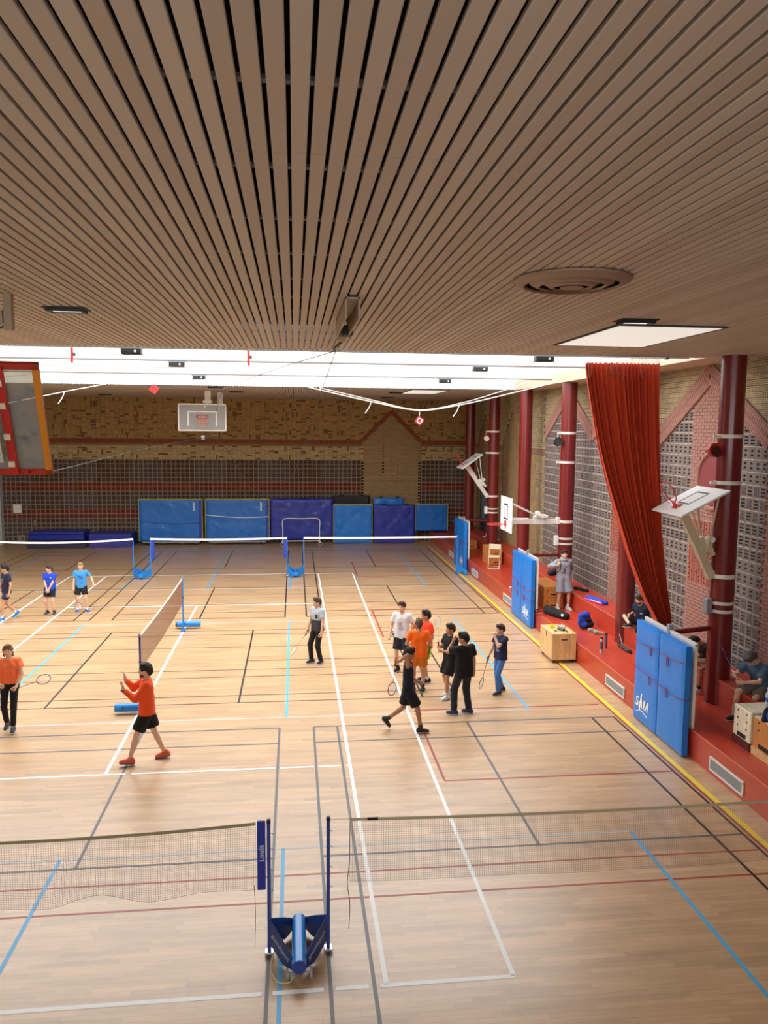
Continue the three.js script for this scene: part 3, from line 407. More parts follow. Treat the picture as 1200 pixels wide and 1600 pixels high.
// ================================================================ basketball hoops
function band(g, y, z, w = 0.05, name = 'pillar_band') { return mesh(name, new THREE.CylinderGeometry(PR + 0.014, PR + 0.014, w, 40).translate(0, y, 0), M.whitePaint, g); }
function sideHoop(zc, fold, label) {
  const t = thing('basketball_hoop', label, 'basketball hoop', [PX, 0, zc]); band(t, 3.04, 0, 0.08);
  const arm = new THREE.Group(); arm.name = 'swing_arm'; arm.position.set(-PR - 0.02, 3.06, 0); arm.rotation.z = -fold; t.add(arm);
  const am = fold && zc > 0 ? M.cream : M.whitePaint, L = fold && zc > 0 ? 1.5 : 1.62;
  new MB().box(-0.75, -0.02, 0, 1.5, 0.15, 0.1).box(-L + 0.1, -0.05, 0, 0.2, 0.12, 0.08).box(0.0, 0, 0, 0.12, 0.2, 0.16).build('boom', am, arm);
  new MB().box(-0.62, 0.02, 0, 0.3, 0.24, 0.16).box(-0.5, 0.14, 0, 0.26, 0.08, 0.3).build('bracket', am, arm);
  new MB().bar(V(-0.55, 0.1, 0.12), V(-L + 0.03, 0.58, 0.42), 0.02).bar(V(-0.55, 0.1, -0.12), V(-L + 0.03, 0.58, -0.42), 0.02).bar(V(-0.9, 0.06, 0.1), V(-L + 0.03, 0.05, 0.3), 0.014).bar(V(-0.9, 0.06, -0.1), V(-L + 0.03, 0.05, -0.3), 0.014).build('stay_bars', am, arm);
  mesh('winch_motor', new MB().add(new THREE.CylinderGeometry(0.06, 0.06, 0.2, 20).rotateX(PI / 2).translate(-0.66, 0.24, 0.05)).box(-0.66, 0.16, 0.05, 0.12, 0.08, 0.14).geo(), M.white, arm);
  const bd = new THREE.Group(); bd.name = 'backboard'; bd.position.set(-L, 0.2, 0); arm.add(bd);
  mesh('board', new RoundedBoxGeometry(0.04, 1.04, 1.22, 2, 0.012), mat(0xe8eaea, 0.35), bd);
  const bk = (y, z, h, w) => mesh('target_line', new THREE.BoxGeometry(0.004, h, w).translate(-0.021, y, z), M.black, bd); bk(0.3, 0, 0.04, 0.46); bk(-0.13, 0, 0.04, 0.46); bk(0.085, 0.21, 0.4, 0.035); bk(0.085, -0.21, 0.4, 0.035);
  mesh('rim_plate', new MB().box(-0.03, -0.27, 0, 0.02, 0.16, 0.16).box(-0.09, -0.3, 0, 0.12, 0.02, 0.12).geo(), M.ringRed, bd);
  mesh('rim', new THREE.TorusGeometry(0.225, 0.011, 10, 40).rotateX(PI / 2).translate(-0.36, -0.3, 0), M.ringRed, bd); mesh('rim_guard', new THREE.TorusGeometry(0.2, 0.007, 8, 32, 2.2).rotateX(PI / 2).rotateY(2.4).translate(-0.32, -0.36, 0), M.ringRed, bd);
  return t;
}
sideHoop(PZ[2], 0, 'white basketball hoop swung out level from the pillar'); sideHoop(PZ[0], 1.1, 'white basketball hoop folded up on the nearest pillar'); sideHoop(PZ[4], 0.95, 'white basketball hoop folded up on a far pillar');
PZ.forEach((z, i) => { if (i % 2) return; const where = ['nearest pillar', '', 'pillar with the level hoop', '', 'far pillar'][i];
  const b = thing('winch_box', 'white winch box strapped with two bands to the ' + where, 'winch', [PX, 0, z], 0, 'winch boxes on the pillars'); band(b, 2.52, 0, 0.06, 'strap'); band(b, 2.36, 0, 0.06, 'strap'); mesh('box', new RoundedBoxGeometry(0.12, 0.3, 0.16, 2, 0.02).translate(-PR - 0.07, 2.45, 0.02), i ? M.white : M.grey, b); mesh('wire', barGeo(V(-PR - 0.05, 2.6, 0), V(-PR - 0.1, 3.1, 0), 0.005, 5), M.grey, b);
  const s = thing('pillar_strap', 'white metal strap around the ' + where, 'strap', [PX, 0, z], 0, 'straps on the pillars'); band(s, 4.84, 0, 0.07, 'strap'); mesh('lug', new THREE.BoxGeometry(0.14, 0.06, 0.05).translate(-PR - 0.06, 4.84, 0), M.whitePaint, s);
  const bell = thing('wall_bell', ['dark red round bell hung from the nearest pillar', '', 'black round bell on the pillar with the level hoop', '', 'small red round bell on a far pillar'][i], 'bell', [PX, 0, z], 0, 'round bells on the pillars'); band(bell, 5.72, 0, 0.07, 'strap');
  mesh('hook', new MB().box(-PR - 0.06, 5.72, 0.05, 0.16, 0.05, 0.05).bar(V(-PR - 0.12, 5.72, 0.05), V(-PR - 0.14, 5.6, 0.08), 0.012).geo(), M.whitePaint, bell); const m = i === 2 ? M.black : M.red;
  mesh('body', new THREE.CylinderGeometry(0.135, 0.12, 0.12, 32).rotateX(PI / 2 - 0.25).translate(-PR - 0.14, 5.45, 0.12), m, bell); mesh('face', new THREE.CylinderGeometry(0.11, 0.11, 0.01, 32).rotateX(PI / 2 - 0.25).translate(-PR - 0.14, 5.435, 0.185), i === 4 ? M.white : mat(i === 2 ? 0x26282a : 0x4a1714, 0.5), bell); });
function glassBoard(parent, w, h, frameMat, sideMat) {
  const g = new THREE.Group(); g.name = 'backboard'; parent.add(g);
  mesh('glass', new THREE.BoxGeometry(w - 0.08, h - 0.08, 0.012), M.glass, g);
  new MB().box(0, h / 2 - 0.025, 0, w, 0.05, 0.05).box(0, -h / 2 + 0.025, 0, w, 0.05, 0.05).build('frame', frameMat, g); for (const s of [-1, 1]) new MB().box(s * (w / 2 - 0.025), 0, 0, 0.05, h, 0.05).build('side_frame', sideMat, g);
  return g;
}
{ // the far one hangs from the ceiling
  const t = thing('basketball_hoop', 'glass basketball backboard with red rim hung from the far ceiling', 'basketball hoop', [-0.35, 0, -11.8]); const b = glassBoard(t, 1.82, 1.05, M.whitePaint, M.whitePaint); b.position.y = 6.18; b.rotation.y = 0.12;
  for (const [x, y, w, h] of [[0, 0.22, 1.1, 0.05], [-0.53, -0.05, 0.05, 0.55], [0.53, -0.05, 0.05, 0.55]]) mesh('target_line', new THREE.BoxGeometry(w, h, 0.006).translate(x, y, 0.012), M.white, b);
  new MB().box(0.55, 0.0, -0.06, 0.04, 1.0, 0.05).box(0, -0.28, -0.06, 1.1, 0.04, 0.05).box(-0.6, 0.0, -0.06, 0.16, 1.0, 0.03).build('back_bars', M.ringRed, b);
  mesh('rim', new THREE.TorusGeometry(0.23, 0.014, 10, 40).rotateX(PI / 2 + 0.3).translate(0, 0.02, 0.34), M.ringRed, b); const nt = new MB(); for (let k = 0; k < 12; k++) { const a = k / 12 * 2 * PI; nt.bar(V(0.23 * Math.cos(a), 0.02, 0.34 + 0.23 * Math.sin(a)), V(0.12 * Math.cos(a + 0.5), -0.38, 0.32 + 0.12 * Math.sin(a + 0.5)), 0.01, 5); nt.bar(V(0.23 * Math.cos(a), 0.02, 0.34 + 0.23 * Math.sin(a)), V(0.12 * Math.cos(a - 0.5), -0.38, 0.32 + 0.12 * Math.sin(a - 0.5)), 0.01, 5); } nt.build('hoop_net', mat(0xd9a6a0, 0.9), b);
  new MB().box(0.2, 6.95, -0.2, 0.22, 0.5, 0.2).box(0.62, 6.9, -0.8, 0.2, 0.55, 0.2).box(0.2, 6.78, -0.1, 0.34, 0.08, 0.3).flat(V(0.2, 6.8, -0.1), V(0.1, 6.55, -0.05), 0.1, 0.1).flat(V(0.62, 6.7, -0.8), V(0.45, 6.4, -0.1), 0.08, 0.08).box(0.2, 6.3, -0.1, 0.3, 0.5, 0.08).build('suspension', M.white, t);
  mesh('cable_hook', new THREE.BoxGeometry(0.12, 0.16, 0.1).translate(0.12, 5.42, 0.9), M.grey, t);
}
{ // the near one at the left edge, folded up, seen from behind
  const t = thing('basketball_hoop', 'large glass backboard with red and orange frame at the left edge', 'basketball hoop', [0.22, 0, 12.86]);
  const b = glassBoard(t, 1.86, 1.02, mat(0xa32818, 0.5), mat(0xc47614, 0.5)); b.position.set(0, 5.86, 0); b.rotation.set(0.5, 0.12, 0, 'YXZ');
  for (const s of [-1, 1]) new MB().box(s * 0.64, 0, 0.035, 0.06, 0.98, 0.035).build('red_bar', M.red, b); new MB().box(0, -0.46, -0.03, 1.8, 0.03, 0.03).build('edge_strip', mat(0xc47614, 0.5), b);
  for (const y of [0.36, 0.16, -0.12, -0.38]) mesh('bolt_plate', new THREE.BoxGeometry(0.05, 0.05, 0.02).translate(0.63, y, 0.06), M.cream, b);
  new MB().box(0.57, 0.06, 0.09, 0.03, 0.78, 0.06).box(-0.57, 0.06, 0.09, 0.03, 0.78, 0.06).box(0, -0.24, 0.09, 1.14, 0.06, 0.06).box(0, 0.42, 0.09, 1.14, 0.05, 0.06).build('steel_frame', mat(0xb5b6a8, 0.45), b);
  new MB().flat(V(0, 5.95, 0.15), V(-0.15, CEIL, -0.6), 0.12, 0.12).flat(V(-0.35, 5.8, 0.1), V(-0.35, CEIL, -2.2), 0.06, 0.06).build('suspension', mat(0xa08a72, 0.5), t);
  const markM = new THREE.MeshPhysicalMaterial({ color: hex(0xa5a49c), roughness: 0.9, transmission: 0.55, thickness: 0 }); let sd = 3; for (let k = 0; k < 16; k++) { sd = (sd * 73 + 19) % 997; const x = 0.7 + (sd % 31) / 31 * 0.16, y = -0.42 + (sd % 83) / 83 * 0.75, r = 0.014 + (sd % 7) * 0.004; mesh('ball_mark', new THREE.CylinderGeometry(r, r, 0.001, 18).rotateX(PI / 2).translate(x, y, 0.0075), markM, b); }
}
// ================================================================ mats
const font = await new FontLoader().loadAsync('fonts/droid/droid_sans_bold.typeface.json');
const letters = (s, size, depth = 0.002) => { const g = new TextGeometry(s, { font, size, depth, curveSegments: 3 }); g.computeBoundingBox(); g.translate(-(g.boundingBox.min.x + g.boundingBox.max.x) / 2, -(g.boundingBox.min.y + g.boundingBox.max.y) / 2, 0); return g; };
const softMat = (w, h, d, seedv, fold = 0.012) => { const g = new RoundedBoxGeometry(w, h, d, 6, Math.min(0.03, d / 2.2)); const n = noise2(seedv), P = g.attributes.position; return { g, n, P }; };
function wrinkled(w, h, d, seedv, amp = 0.015, nx = 36, ny = 36) { // cushion slab in local x, y with depth z, its faces lightly creased
  const n = noise2(seedv), g = new THREE.BoxGeometry(w, h, d, nx, ny, 3), P = g.attributes.position; const r = Math.min(d > 0.15 ? 0.04 : 0.014, d * 0.3);
  for (let i = 0; i < P.count; i++) { let x = P.getX(i), y = P.getY(i), z = P.getZ(i); const ex = w / 2 - Math.abs(x), ey = h / 2 - Math.abs(y), e = Math.min(ex, ey); const f = e < r ? 1 - Math.sqrt(Math.max(0, 1 - (1 - e / r) ** 2)) : 0;
    const c = (n(x * 3 + 9, y * 2 + 5) - 0.5) * 1.2 + Math.abs(n((x + y) * 4 + 30, (x - y) * 1.5 + 30) - 0.5) * 1.6; if (Math.abs(z) > d / 2 - 1e-4) z = Math.sign(z) * (d / 2 - f * r) + (e > 0.01 ? amp * c * Math.min(1, e * 8) * Math.sign(z) : 0); P.setXYZ(i, x, y, z); }
  g.computeVertexNormals(); return g; }
// guard mats hung in front of the pillars
function guardMat(zc, n, label, ropes) {
  const t = thing('guard_mat', label, 'gym mat', [10.2, 0, zc]);
  for (const s of [-1, 1]) { const o = mesh('mat_panel', wrinkled(1.0, 2.0, 0.14, 40 + n * 5 + s, 0.006, 16, 30), M.matBlue, t); o.rotation.y = -PI / 2; o.position.set(-0.11, 1.03, s * 0.515); }
  new MB().box(0.02, 2.06, 0, 0.05, 0.05, 2.05).box(0.02, 1.3, 1.0, 0.05, 1.5, 0.05).box(0.02, 1.3, -1.0, 0.05, 1.5, 0.05).box(0.025, 1.3, 0, 0.03, 1.48, 2.0).box(0.02, 0.56, 0, 0.05, 0.05, 2.05).build('board_frame', M.whitePaint, t);
  mesh('clamp', new RoundedBoxGeometry(0.08, 0.16, 0.1, 1, 0.01).translate(0.02, 2.1, 0), M.grey, t); const dz = PZ[n] - zc; mesh('arm_tube', barGeo(V(0.05, 2.02, 0), V(PX - 10.2 - PR * 0.9, 2.0, dz), 0.05, 14), M.pillar, t);
  const lg = letters('SAM', 0.2); lg.applyMatrix4(new THREE.Matrix4().makeShear(0, 0, 0.18, 0, 0, 0)); const lo = mesh('logo', lg, M.whiteTape, t); lo.rotation.y = -PI / 2; lo.position.set(-0.187, 0.42, n === 0 ? -0.6 : 0.55);
  mesh('logo_slash', new THREE.BoxGeometry(0.004, 0.34, 0.045).rotateX(0.22).translate(-0.188, 0.45, lo.position.z - 0.06), M.whiteTape, t);
  mesh('logo_swash', tubeGeo([[-0.187, 0.2, lo.position.z - 0.25], [-0.187, 0.27, lo.position.z - 0.05], [-0.187, 0.22, lo.position.z + 0.25]], 0.006, 12, 5), M.whiteTape, t);
  const rm = mat(0x8a1f52, 0.8); for (const [y0, y1] of ropes) { mesh('tie_rope', tubeGeo([[-0.0, y0, -1.04], [-0.192, y0, -1.0], [-0.197, (y0 + y1) / 2 - 0.02, -0.3], [-0.197, y1, 0.98], [-0.05, y1, 1.05]], 0.008, 30, 5), rm, t); for (const z of [-0.3, 0.4]) mesh('rope_loop', new THREE.TorusGeometry(0.05, 0.007, 6, 18).rotateY(PI / 2).scale(1, 1.6, 0.7).translate(-0.2, (y0 + y1) / 2 - 0.1, z), rm, t); }
  return t; }
guardMat(5.62, 0, 'blue two-panel guard mat with white logo before the nearest pillar', [[1.62, 1.72], [1.12, 1.06]]); guardMat(-3.57, 2, 'blue guard mat beside the boxes before the pillar with level hoop', [[1.25, 1.12], [0.95, 0.85]]); guardMat(-12.75, 4, 'blue guard mat at the far pillar behind the net post', [[1.3, 1.2]]);
// tall mats along the back wall
function tallMat(x0, x1, y0, y1, d, z, m, label, sd, trim) { const w = x1 - x0, h = y1 - y0, t = thing('crash_mat', label, 'gym mat', [(x0 + x1) / 2, 0, z], 0, 'mats leaning along the back wall'); const o = mesh('cover', wrinkled(w, h, d, sd, 0.03), m, t); o.position.y = (y0 + y1) / 2;
  if (trim) new MB().box(0, y1 - 0.0, d * 0.2, w + 0.02, 0.05, d * 0.5).box(-w / 2, (y0 + y1) / 2, d * 0.2, 0.03, h, d * 0.5).box(w / 2, (y0 + y1) / 2, d * 0.2, 0.03, h, d * 0.5).build('edge_trim', trim, t); for (const f of [-0.25, 0.3]) mesh('grip', new THREE.BoxGeometry(0.22, 0.05, 0.03).translate(f * w, y1 + 0.03, d * 0.3), M.black, t); return t; }
function trolleyMat(x0, x1, label, sd, strapY) { const t = tallMat(x0, x1, 0.2, 2.26, 0.4, -20.2, M.matMid, label, sd, M.yellowTrim), w = x1 - x0; mesh('second_cover', new THREE.BoxGeometry(0.12, 2.0, 0.36).translate(w / 2 - 0.1, 1.22, 0.04), M.matNavy, t);
  new MB().box(0, 0.16, 0, w * 0.9, 0.06, 0.6).build('trolley', M.grey, t); for (const s of [-0.35, -0.1, 0.18, 0.4]) { mesh('caster', new THREE.CylinderGeometry(0.06, 0.06, 0.04, 16).rotateZ(PI / 2).translate(s * w, 0.062, 0.24), M.rubber, t); mesh('fork', new THREE.BoxGeometry(0.06, 0.1, 0.06).translate(s * w, 0.12, 0.24), M.grey, t); }
  mesh('brand_patch', new RoundedBoxGeometry(0.09, 0.42, 0.006, 2, 0.003).translate(w / 2 - 0.4, 1.9, 0.225), mat(0xb9cfe6, 0.6), t);
  mesh('strap', tubeGeo([[-w / 2, strapY, 0.2], [-w / 4, strapY - 0.08, 0.235], [0.2, strapY - 0.14, 0.24], [w / 2, strapY - 0.1, 0.22]], strapY > 1.4 ? 0.022 : 0.008, 24, 6), strapY > 1.4 ? M.whiteTape : M.matDark, t); }
trolleyMat(-4.4, -1.35, 'large blue mat with thin seam on a trolley by the back wall', 3, 1.2); trolleyMat(-1.2, 1.92, 'large blue mat with a white strap on a trolley by the back wall', 8, 1.5);
tallMat(2.0, 5.1, 0.22, 2.28, 0.42, -20.25, M.matNavy, 'wide navy crash mat behind the white wheeled frame', 13); tallMat(5.13, 7.08, 0.02, 1.98, 0.34, -20.2, M.matBlue, 'light blue crash mat with yellow edge under the black mat', 21, M.yellowTrim); tallMat(7.16, 9.26, 0.02, 1.96, 0.34, -20.15, M.matNavy, 'dark navy crash mat between two light blue ones', 25); tallMat(9.33, 11.0, 0.6, 1.98, 0.2, -20.3, M.matMid, 'blue crash mat with yellow edge standing on the platform corner', 31, M.yellowTrim);
tallMat(5.1, 7.0, 0.02, 2.4, 0.16, -20.62, mat(0x15161a, 0.6), 'black mat peeping over the light blue crash mat', 37); tallMat(7.2, 8.72, 0.02, 2.28, 0.16, -20.6, M.matBlue, 'small blue mat peeping over the navy crash mat', 41);
function stack(x0, x1, z, layers, name, cat, label) { const t = thing(name, label, cat, [(x0 + x1) / 2, 0, z]); let y = 0; for (const [h, m, s] of layers) { mesh('mat_layer', new RoundedBoxGeometry((x1 - x0) * s, h - 0.008, 1.3 * s, 3, 0.03).translate(0, y + h / 2, 0), m, t); y += h; } }
stack(-9.45, -6.75, -19.9, [[0.3, M.matDark, 1], [0.09, M.matDark, 0.96], [0.13, M.matNavy, 0.93], [0.13, M.matNavy, 0.93], [0.13, M.matNavy, 0.93]], 'mat_stack', 'mat stack', 'low stack of navy mats on the floor at the left'); stack(-6.65, -4.65, -20.05, [[0.66, M.matNavy, 1]], 'folded_mat', 'gym mat', 'folded blue mat block on the floor beside the mat stack');
{ const t = thing('wheeled_frame', 'white wheeled tube frame standing before the navy mat', 'frame', [3.5, 0, -19.3]); mesh('tube', tubeGeo([[-0.9, 0.12, 0], [-0.9, 0.8, 0], [-0.9, 1.28, 0], [-0.82, 1.36, 0], [0, 1.37, 0], [0.82, 1.36, 0], [0.9, 1.28, 0], [0.9, 0.8, 0], [0.9, 0.12, 0]], 0.025, 60, 8), M.white, t); mesh('cross_bar', barGeo(V(-0.9, 0.26, 0), V(0.9, 0.26, 0), 0.03, 8), M.white, t); for (const s of [-1, 1]) { mesh('wheel', new THREE.TorusGeometry(0.08, 0.03, 8, 24).translate(s * 0.93, 0.11, 0.06), M.grey, t); mesh('shelf', new THREE.BoxGeometry(0.1, 0.04, 0.7).translate(s * 0.9, 0.24, 0), M.white, t); } }
{ const t = thing('notice_board', 'small framed white notice on the back wall at left', 'notice', [-10.35, 1.75, BACK + 0.02]); mesh('frame', new THREE.BoxGeometry(0.42, 0.46, 0.02), M.cream, t); mesh('sheet', new THREE.BoxGeometry(0.34, 0.38, 0.022), M.white, t);
  const s = mesh('wall_socket', new RoundedBoxGeometry(0.1, 0.26, 0.04, 1, 0.01).translate(-9.55, 1.05, BACK + 0.03), mat(0x9a8468, 0.6)); tag(s, 'small beige wall socket on the back wall tiles', 'socket'); const u = thing('floor_box', 'pale square panel at the foot of the back wall at left', 'panel', [-10.2, 0.02, BACK + 0.03]); mesh('panel', new THREE.BoxGeometry(0.38, 0.42, 0.04).translate(0, 0.21, 0), mat(0x9a8a78, 0.7), u); mesh('mark', new THREE.BoxGeometry(0.08, 0.12, 0.005).translate(0.05, 0.24, 0.022), M.darkGrey, u); }
// ---- vent grilles in the riser
[[7.83, 'nearest vent grille in the platform riser'], [3.28, 'vent grille in the riser left of the nearest guard mat'], [-5.64, 'vent grille in the riser left of the middle guard mat'], [-10.48, 'vent grille in the riser right of the far guard mat'], [-15.2, 'farthest vent grille in the platform riser']].forEach(([z, label]) => { const t = thing('vent_grille', label, 'vent', [10.2, 0.2, z], 0, 'vent grilles of the platform');
  mesh('backing', new THREE.BoxGeometry(0.01, 0.2, 0.94).translate(-0.003, 0, 0), M.darkGrey, t); new MB().box(-0.012, 0.105, 0, 0.022, 0.03, 1.02).box(-0.012, -0.105, 0, 0.022, 0.03, 1.02).box(-0.012, 0, 0.495, 0.022, 0.2, 0.03).box(-0.012, 0, -0.495, 0.022, 0.2, 0.03).build('frame', M.whitePaint, t); const s = new MB(); for (let k = 0; k < 44; k++) s.box(-0.011, 0, -0.47 + k * 0.0219, 0.01, 0.19, 0.011); s.build('louvres', mat(0xa9aeb2, 0.5), t); });

// ================================================================ badminton nets and posts
function netting(P, along, A, B, top, bottom, m, name = 'netting', stepV = 0.025, r = 0.0013) { // A, B in metres along x or z; top(u), bottom(u) heights
  const b = new MB(), L = Math.abs(B - A), n = Math.round(L / stepV), pt = (s, y) => (along === 'x' ? V(A + (B - A) * s, y, 0) : V(0, y, A + (B - A) * s));
  for (let i = 0; i <= n; i++) { const s = i / n; b.bar(pt(s, bottom(s)), pt(s, top(s)), r, 3); }
  const rows = Math.round(0.76 / stepV), seg = 40; for (let j = 0; j <= rows; j++) { const f = j / rows; for (let k = 0; k < seg; k++) { const s0 = k / seg, s1 = (k + 1) / seg; b.bar(pt(s0, top(s0) + (bottom(s0) - top(s0)) * f), pt(s1, top(s1) + (bottom(s1) - top(s1)) * f), j === rows ? r * 2 : r, 3); } }
  return b.build(name, m, P);
}
function net(label, along, fixed, A, B, o) { const t = thing('badminton_net', label, 'net', along === 'x' ? [0, 0, fixed] : [fixed, 0, 0]); const top = (s) => 1.545 - (o.sag ?? 0.05) * 4 * s * (1 - s), n = noise2(o.seed ?? 5), bot = (s) => top(s) - 0.74 + (o.wave ?? 0.02) * (n(s * 9 + 3, 2) - 0.4) + (o.lift ?? 0) * s;
  netting(t, along, A, B, top, bot, o.mat ?? M.net, 'netting', o.step ?? 0.025, o.r ?? 0.0013); const b = new MB(), seg = 40, pt = (s, y) => (along === 'x' ? V(A + (B - A) * s, y, 0) : V(0, y, A + (B - A) * s)); for (let k = 0; k < seg; k++) { const a = pt(k / seg, top(k / seg) - 0.018), c = pt((k + 1) / seg, top((k + 1) / seg) - 0.018); b.flat(a, c, 0.008, o.tape ?? 0.04); } b.build('top_tape', o.tapeMat ?? M.whiteTape, t); return t; }
{ const t = net('long badminton net at the front right with a grey tape', 'x', 11.27, 3.77, 9.62, { sag: 0.04, seed: 3, tapeMat: M.netTape, tape: 0.03 }); mesh('cord', barGeo(V(3.53, 1.54, 0), V(3.77, 1.535, 0), 0.003, 5), M.netTape, t); mesh('tape_label', new THREE.BoxGeometry(0.12, 0.032, 0.012).translate(4.02, 1.525, 0), M.black, t); new MB().tube([[3.77, 1.5, 0], [3.76, 1.0, 0.01], [3.74, 0.8, 0.02], [3.77, 0.55, 0], [3.76, 0.25, 0]], 0.005, 24, 5).build('loose_cord', mat(0xa58d70, 0.9), t);
  const u = net('badminton net with ragged lower edge at the front left', 'x', 11.27, 2.74, -2.3, { sag: 0.08, wave: 0.16, seed: 14, tapeMat: mat(0x938a6c, 0.9), tape: 0.03 }); mesh('loose_cord', tubeGeo([[2.72, 0.82, 0], [2.73, 0.5, 0.01], [2.72, 0.1, 0]], 0.004, 12, 5), mat(0x8d7a62, 0.9), u);
  const fo = { tape: 0.07, step: 0.06, r: 0.001, mat: mat(0x8c745c, 0.9) };
  net('badminton net of the far left court behind the three boys', 'x', -11.3, -2.97, -9.07, { ...fo, sag: 0.12 }); net('badminton net of the far middle court', 'x', -11.3, -2.33, 2.87, { ...fo, sag: 0.04 }); net('badminton net of the far right court', 'x', -11.3, 3.53, 9.62, { ...fo, sag: 0.02 });
  net('badminton net standing lengthways on the middle court', 'z', 0, 3.15, -3.0, { sag: 0.04, step: 0.035, r: 0.0022, mat: mat(0x8a5f48, 0.9), tape: 0.045 }); }
const polyPlate = (pts, thick) => { const s = new THREE.Shape(pts.map(([x, y]) => new THREE.Vector2(x, y))); return new THREE.ExtrudeGeometry(s, { depth: thick, bevelEnabled: true, bevelSize: 0.003, bevelThickness: 0.003, bevelSegments: 1 }); };
function doublePost(x, z, turn, near, label) { const t = thing('net_post_stand', label, 'net post', [x, 0, z], turn, 'double net posts'); const pm = near ? M.postNavy : M.postBlue, tm = M.postTube, hw = 0.325;
  for (const s of [-1, 1]) { const p = mesh('post', new RoundedBoxGeometry(0.04, 1.5, 0.05, 2, 0.01).translate(s * hw, 0.8, 0), pm, t); mesh('cap', new RoundedBoxGeometry(0.045, 0.05, 0.055, 1, 0.012).translate(s * hw, 1.55, 0), M.black, p); mesh('foot', new RoundedBoxGeometry(0.1, 0.03, 0.1, 1, 0.008).translate(s * hw, 0.035, 0), M.chrome, p); for (const y of [0.75, 0.98, 1.22, 1.4]) mesh('hook', new THREE.TorusGeometry(0.014, 0.004, 6, 12, 4).translate(s * (hw + (s > 0 ? 0.03 : -0.03)), y, 0), M.steel, p);
    for (const e of [-1, 1]) { const L = Math.hypot(hw - 0.06, 0.36), g = polyPlate([[0, 0.16], [0, 0.43], [L * 0.55, 0.3], [L, 0.18], [L, 0.06], [L * 0.6, 0.03]], 0.012); const pl = mesh('web_plate', g, near ? mat(0x24407f, 0.4) : M.postBlue, t); const dir = Math.atan2(e * 0.36, -s * (hw - 0.06)); pl.position.set(s * hw, 0, 0); pl.rotation.y = -dir; 
      if (e > 0) { const lg = letters('grandsport', 0.046, 0.002); const tx = mesh('lettering', lg, near ? mat(0xaab4c4, 0.5) : M.white, pl); const flip = s > 0; tx.position.set(L * 0.5, 0.2, flip ? -0.004 : 0.017); tx.rotation.set(0, flip ? PI : 0, flip ? 0.42 : -0.42); } } }
  mesh('ballast_tube', new THREE.CylinderGeometry(0.078, 0.078, 0.82, 32).rotateX(PI / 2).translate(0, 0.16, 0.05), tm, t); mesh('end_cap', new THREE.CylinderGeometry(0.075, 0.075, 0.02, 32).rotateX(PI / 2).translate(0, 0.16, 0.465), M.postNavy, t);
  for (const s of [-1, 1]) mesh('wheel', new THREE.CylinderGeometry(0.06, 0.06, 0.03, 20).rotateZ(PI / 2).translate(s * 0.125, 0.06, 0.42), M.grey, t); mesh('axle', barGeo(V(-0.14, 0.06, 0.42), V(0.14, 0.06, 0.42), 0.012, 8), M.steel, t);
  return t; }
const nearPost = doublePost(3.205, 11.27, 0, true, 'navy double net post with bright blue ballast tube at the front'); 
{ mesh('pad', new RoundedBoxGeometry(0.09, 0.79, 0.035, 2, 0.008).translate(-0.405, 1.165, 0.0), mat(0x1c2f96, 0.6), nearPost); const lg = letters('Louis', 0.055); const o = mesh('pad_lettering', lg, mat(0xb9c2d6, 0.6), nearPost); o.position.set(-0.405, 1.2, 0.0185); o.rotation.z = PI / 2; mesh('cord', tubeGeo([[-0.28, 0.03, 0.02], [-0.3, 0.012, 0.28], [-0.2, 0.008, 0.48], [-0.08, 0.01, 0.46], [-0.1, 0.06, 0.4]], 0.007, 30, 6), mat(0xd9cfa8, 0.9), nearPost); }
const farPad = (t, s) => { mesh('pad', new RoundedBoxGeometry(0.13, 0.8, 0.05, 1, 0.01).translate(s * 0.4, 1.15, 0), mat(0x1d3fb4, 0.5), t); const o = mesh('pad_mark', new THREE.TorusGeometry(0.05, 0.008, 6, 16, 3.4).translate(s * 0.4, 1.05, 0.027), M.whiteTape, t); o.rotation.z = 0; };
farPad(doublePost(3.205, -11.35, PI, false, 'blue double net post on the far courts at centre'), 1); farPad(doublePost(-2.65, -11.35, PI, false, 'blue double net post on the far courts at left'), -1);
function singlePost(x, z, turn, label, m, tubeLen, off) { const t = thing('net_post', label, 'net post', [x, 0, z], turn, 'single net posts'); mesh('post', new RoundedBoxGeometry(0.04, 1.5, 0.05, 2, 0.01).translate(0, 0.8, 0), m, t); mesh('cap', new RoundedBoxGeometry(0.045, 0.06, 0.055, 1, 0.01).translate(0, 1.55, 0), M.grey, t); mesh('ballast_tube', new THREE.CylinderGeometry(0.085, 0.085, tubeLen, 28).rotateZ(PI / 2).translate(off, 0.13, 0.3), M.postTube, t); mesh('end_cap', new THREE.CylinderGeometry(0.07, 0.07, 0.05, 24).rotateZ(PI / 2).translate(off + tubeLen / 2 + 0.02, 0.12, 0.3), M.darkGrey, t);
  mesh('web_plate', polyPlate([[0, 0.08], [0, 0.45], [0.1, 0.4], [0.3, 0.16], [0.3, 0.08]], 0.012).rotateY(-PI / 2).translate(0.006, 0, 0), M.postBlue, t); mesh('foot', new RoundedBoxGeometry(0.11, 0.03, 0.16, 1, 0.008).translate(0, 0.03, -0.02), M.postBlue, t); mesh('clamp_knob', new THREE.CylinderGeometry(0.03, 0.03, 0.03, 14).translate(0, 0.98, 0), M.black, t); const lg = letters('grandsport', 0.06, 0.002); const o = mesh('lettering', lg, M.postNavy, t); o.position.set(off, 0.15, 0.386); return t; }
singlePost(0, -3.1, PI, 'blue single net post at the far end of the middle net', M.postBlue, 0.66, -0.12); singlePost(0, 3.2, 0, 'navy single net post beside the coach in orange', M.postNavy, 0.72, -0.1);
singlePost(9.66, -11.35, PI / 2, 'blue single net post before the far guard mat', M.postBlue, 0.6, 0);

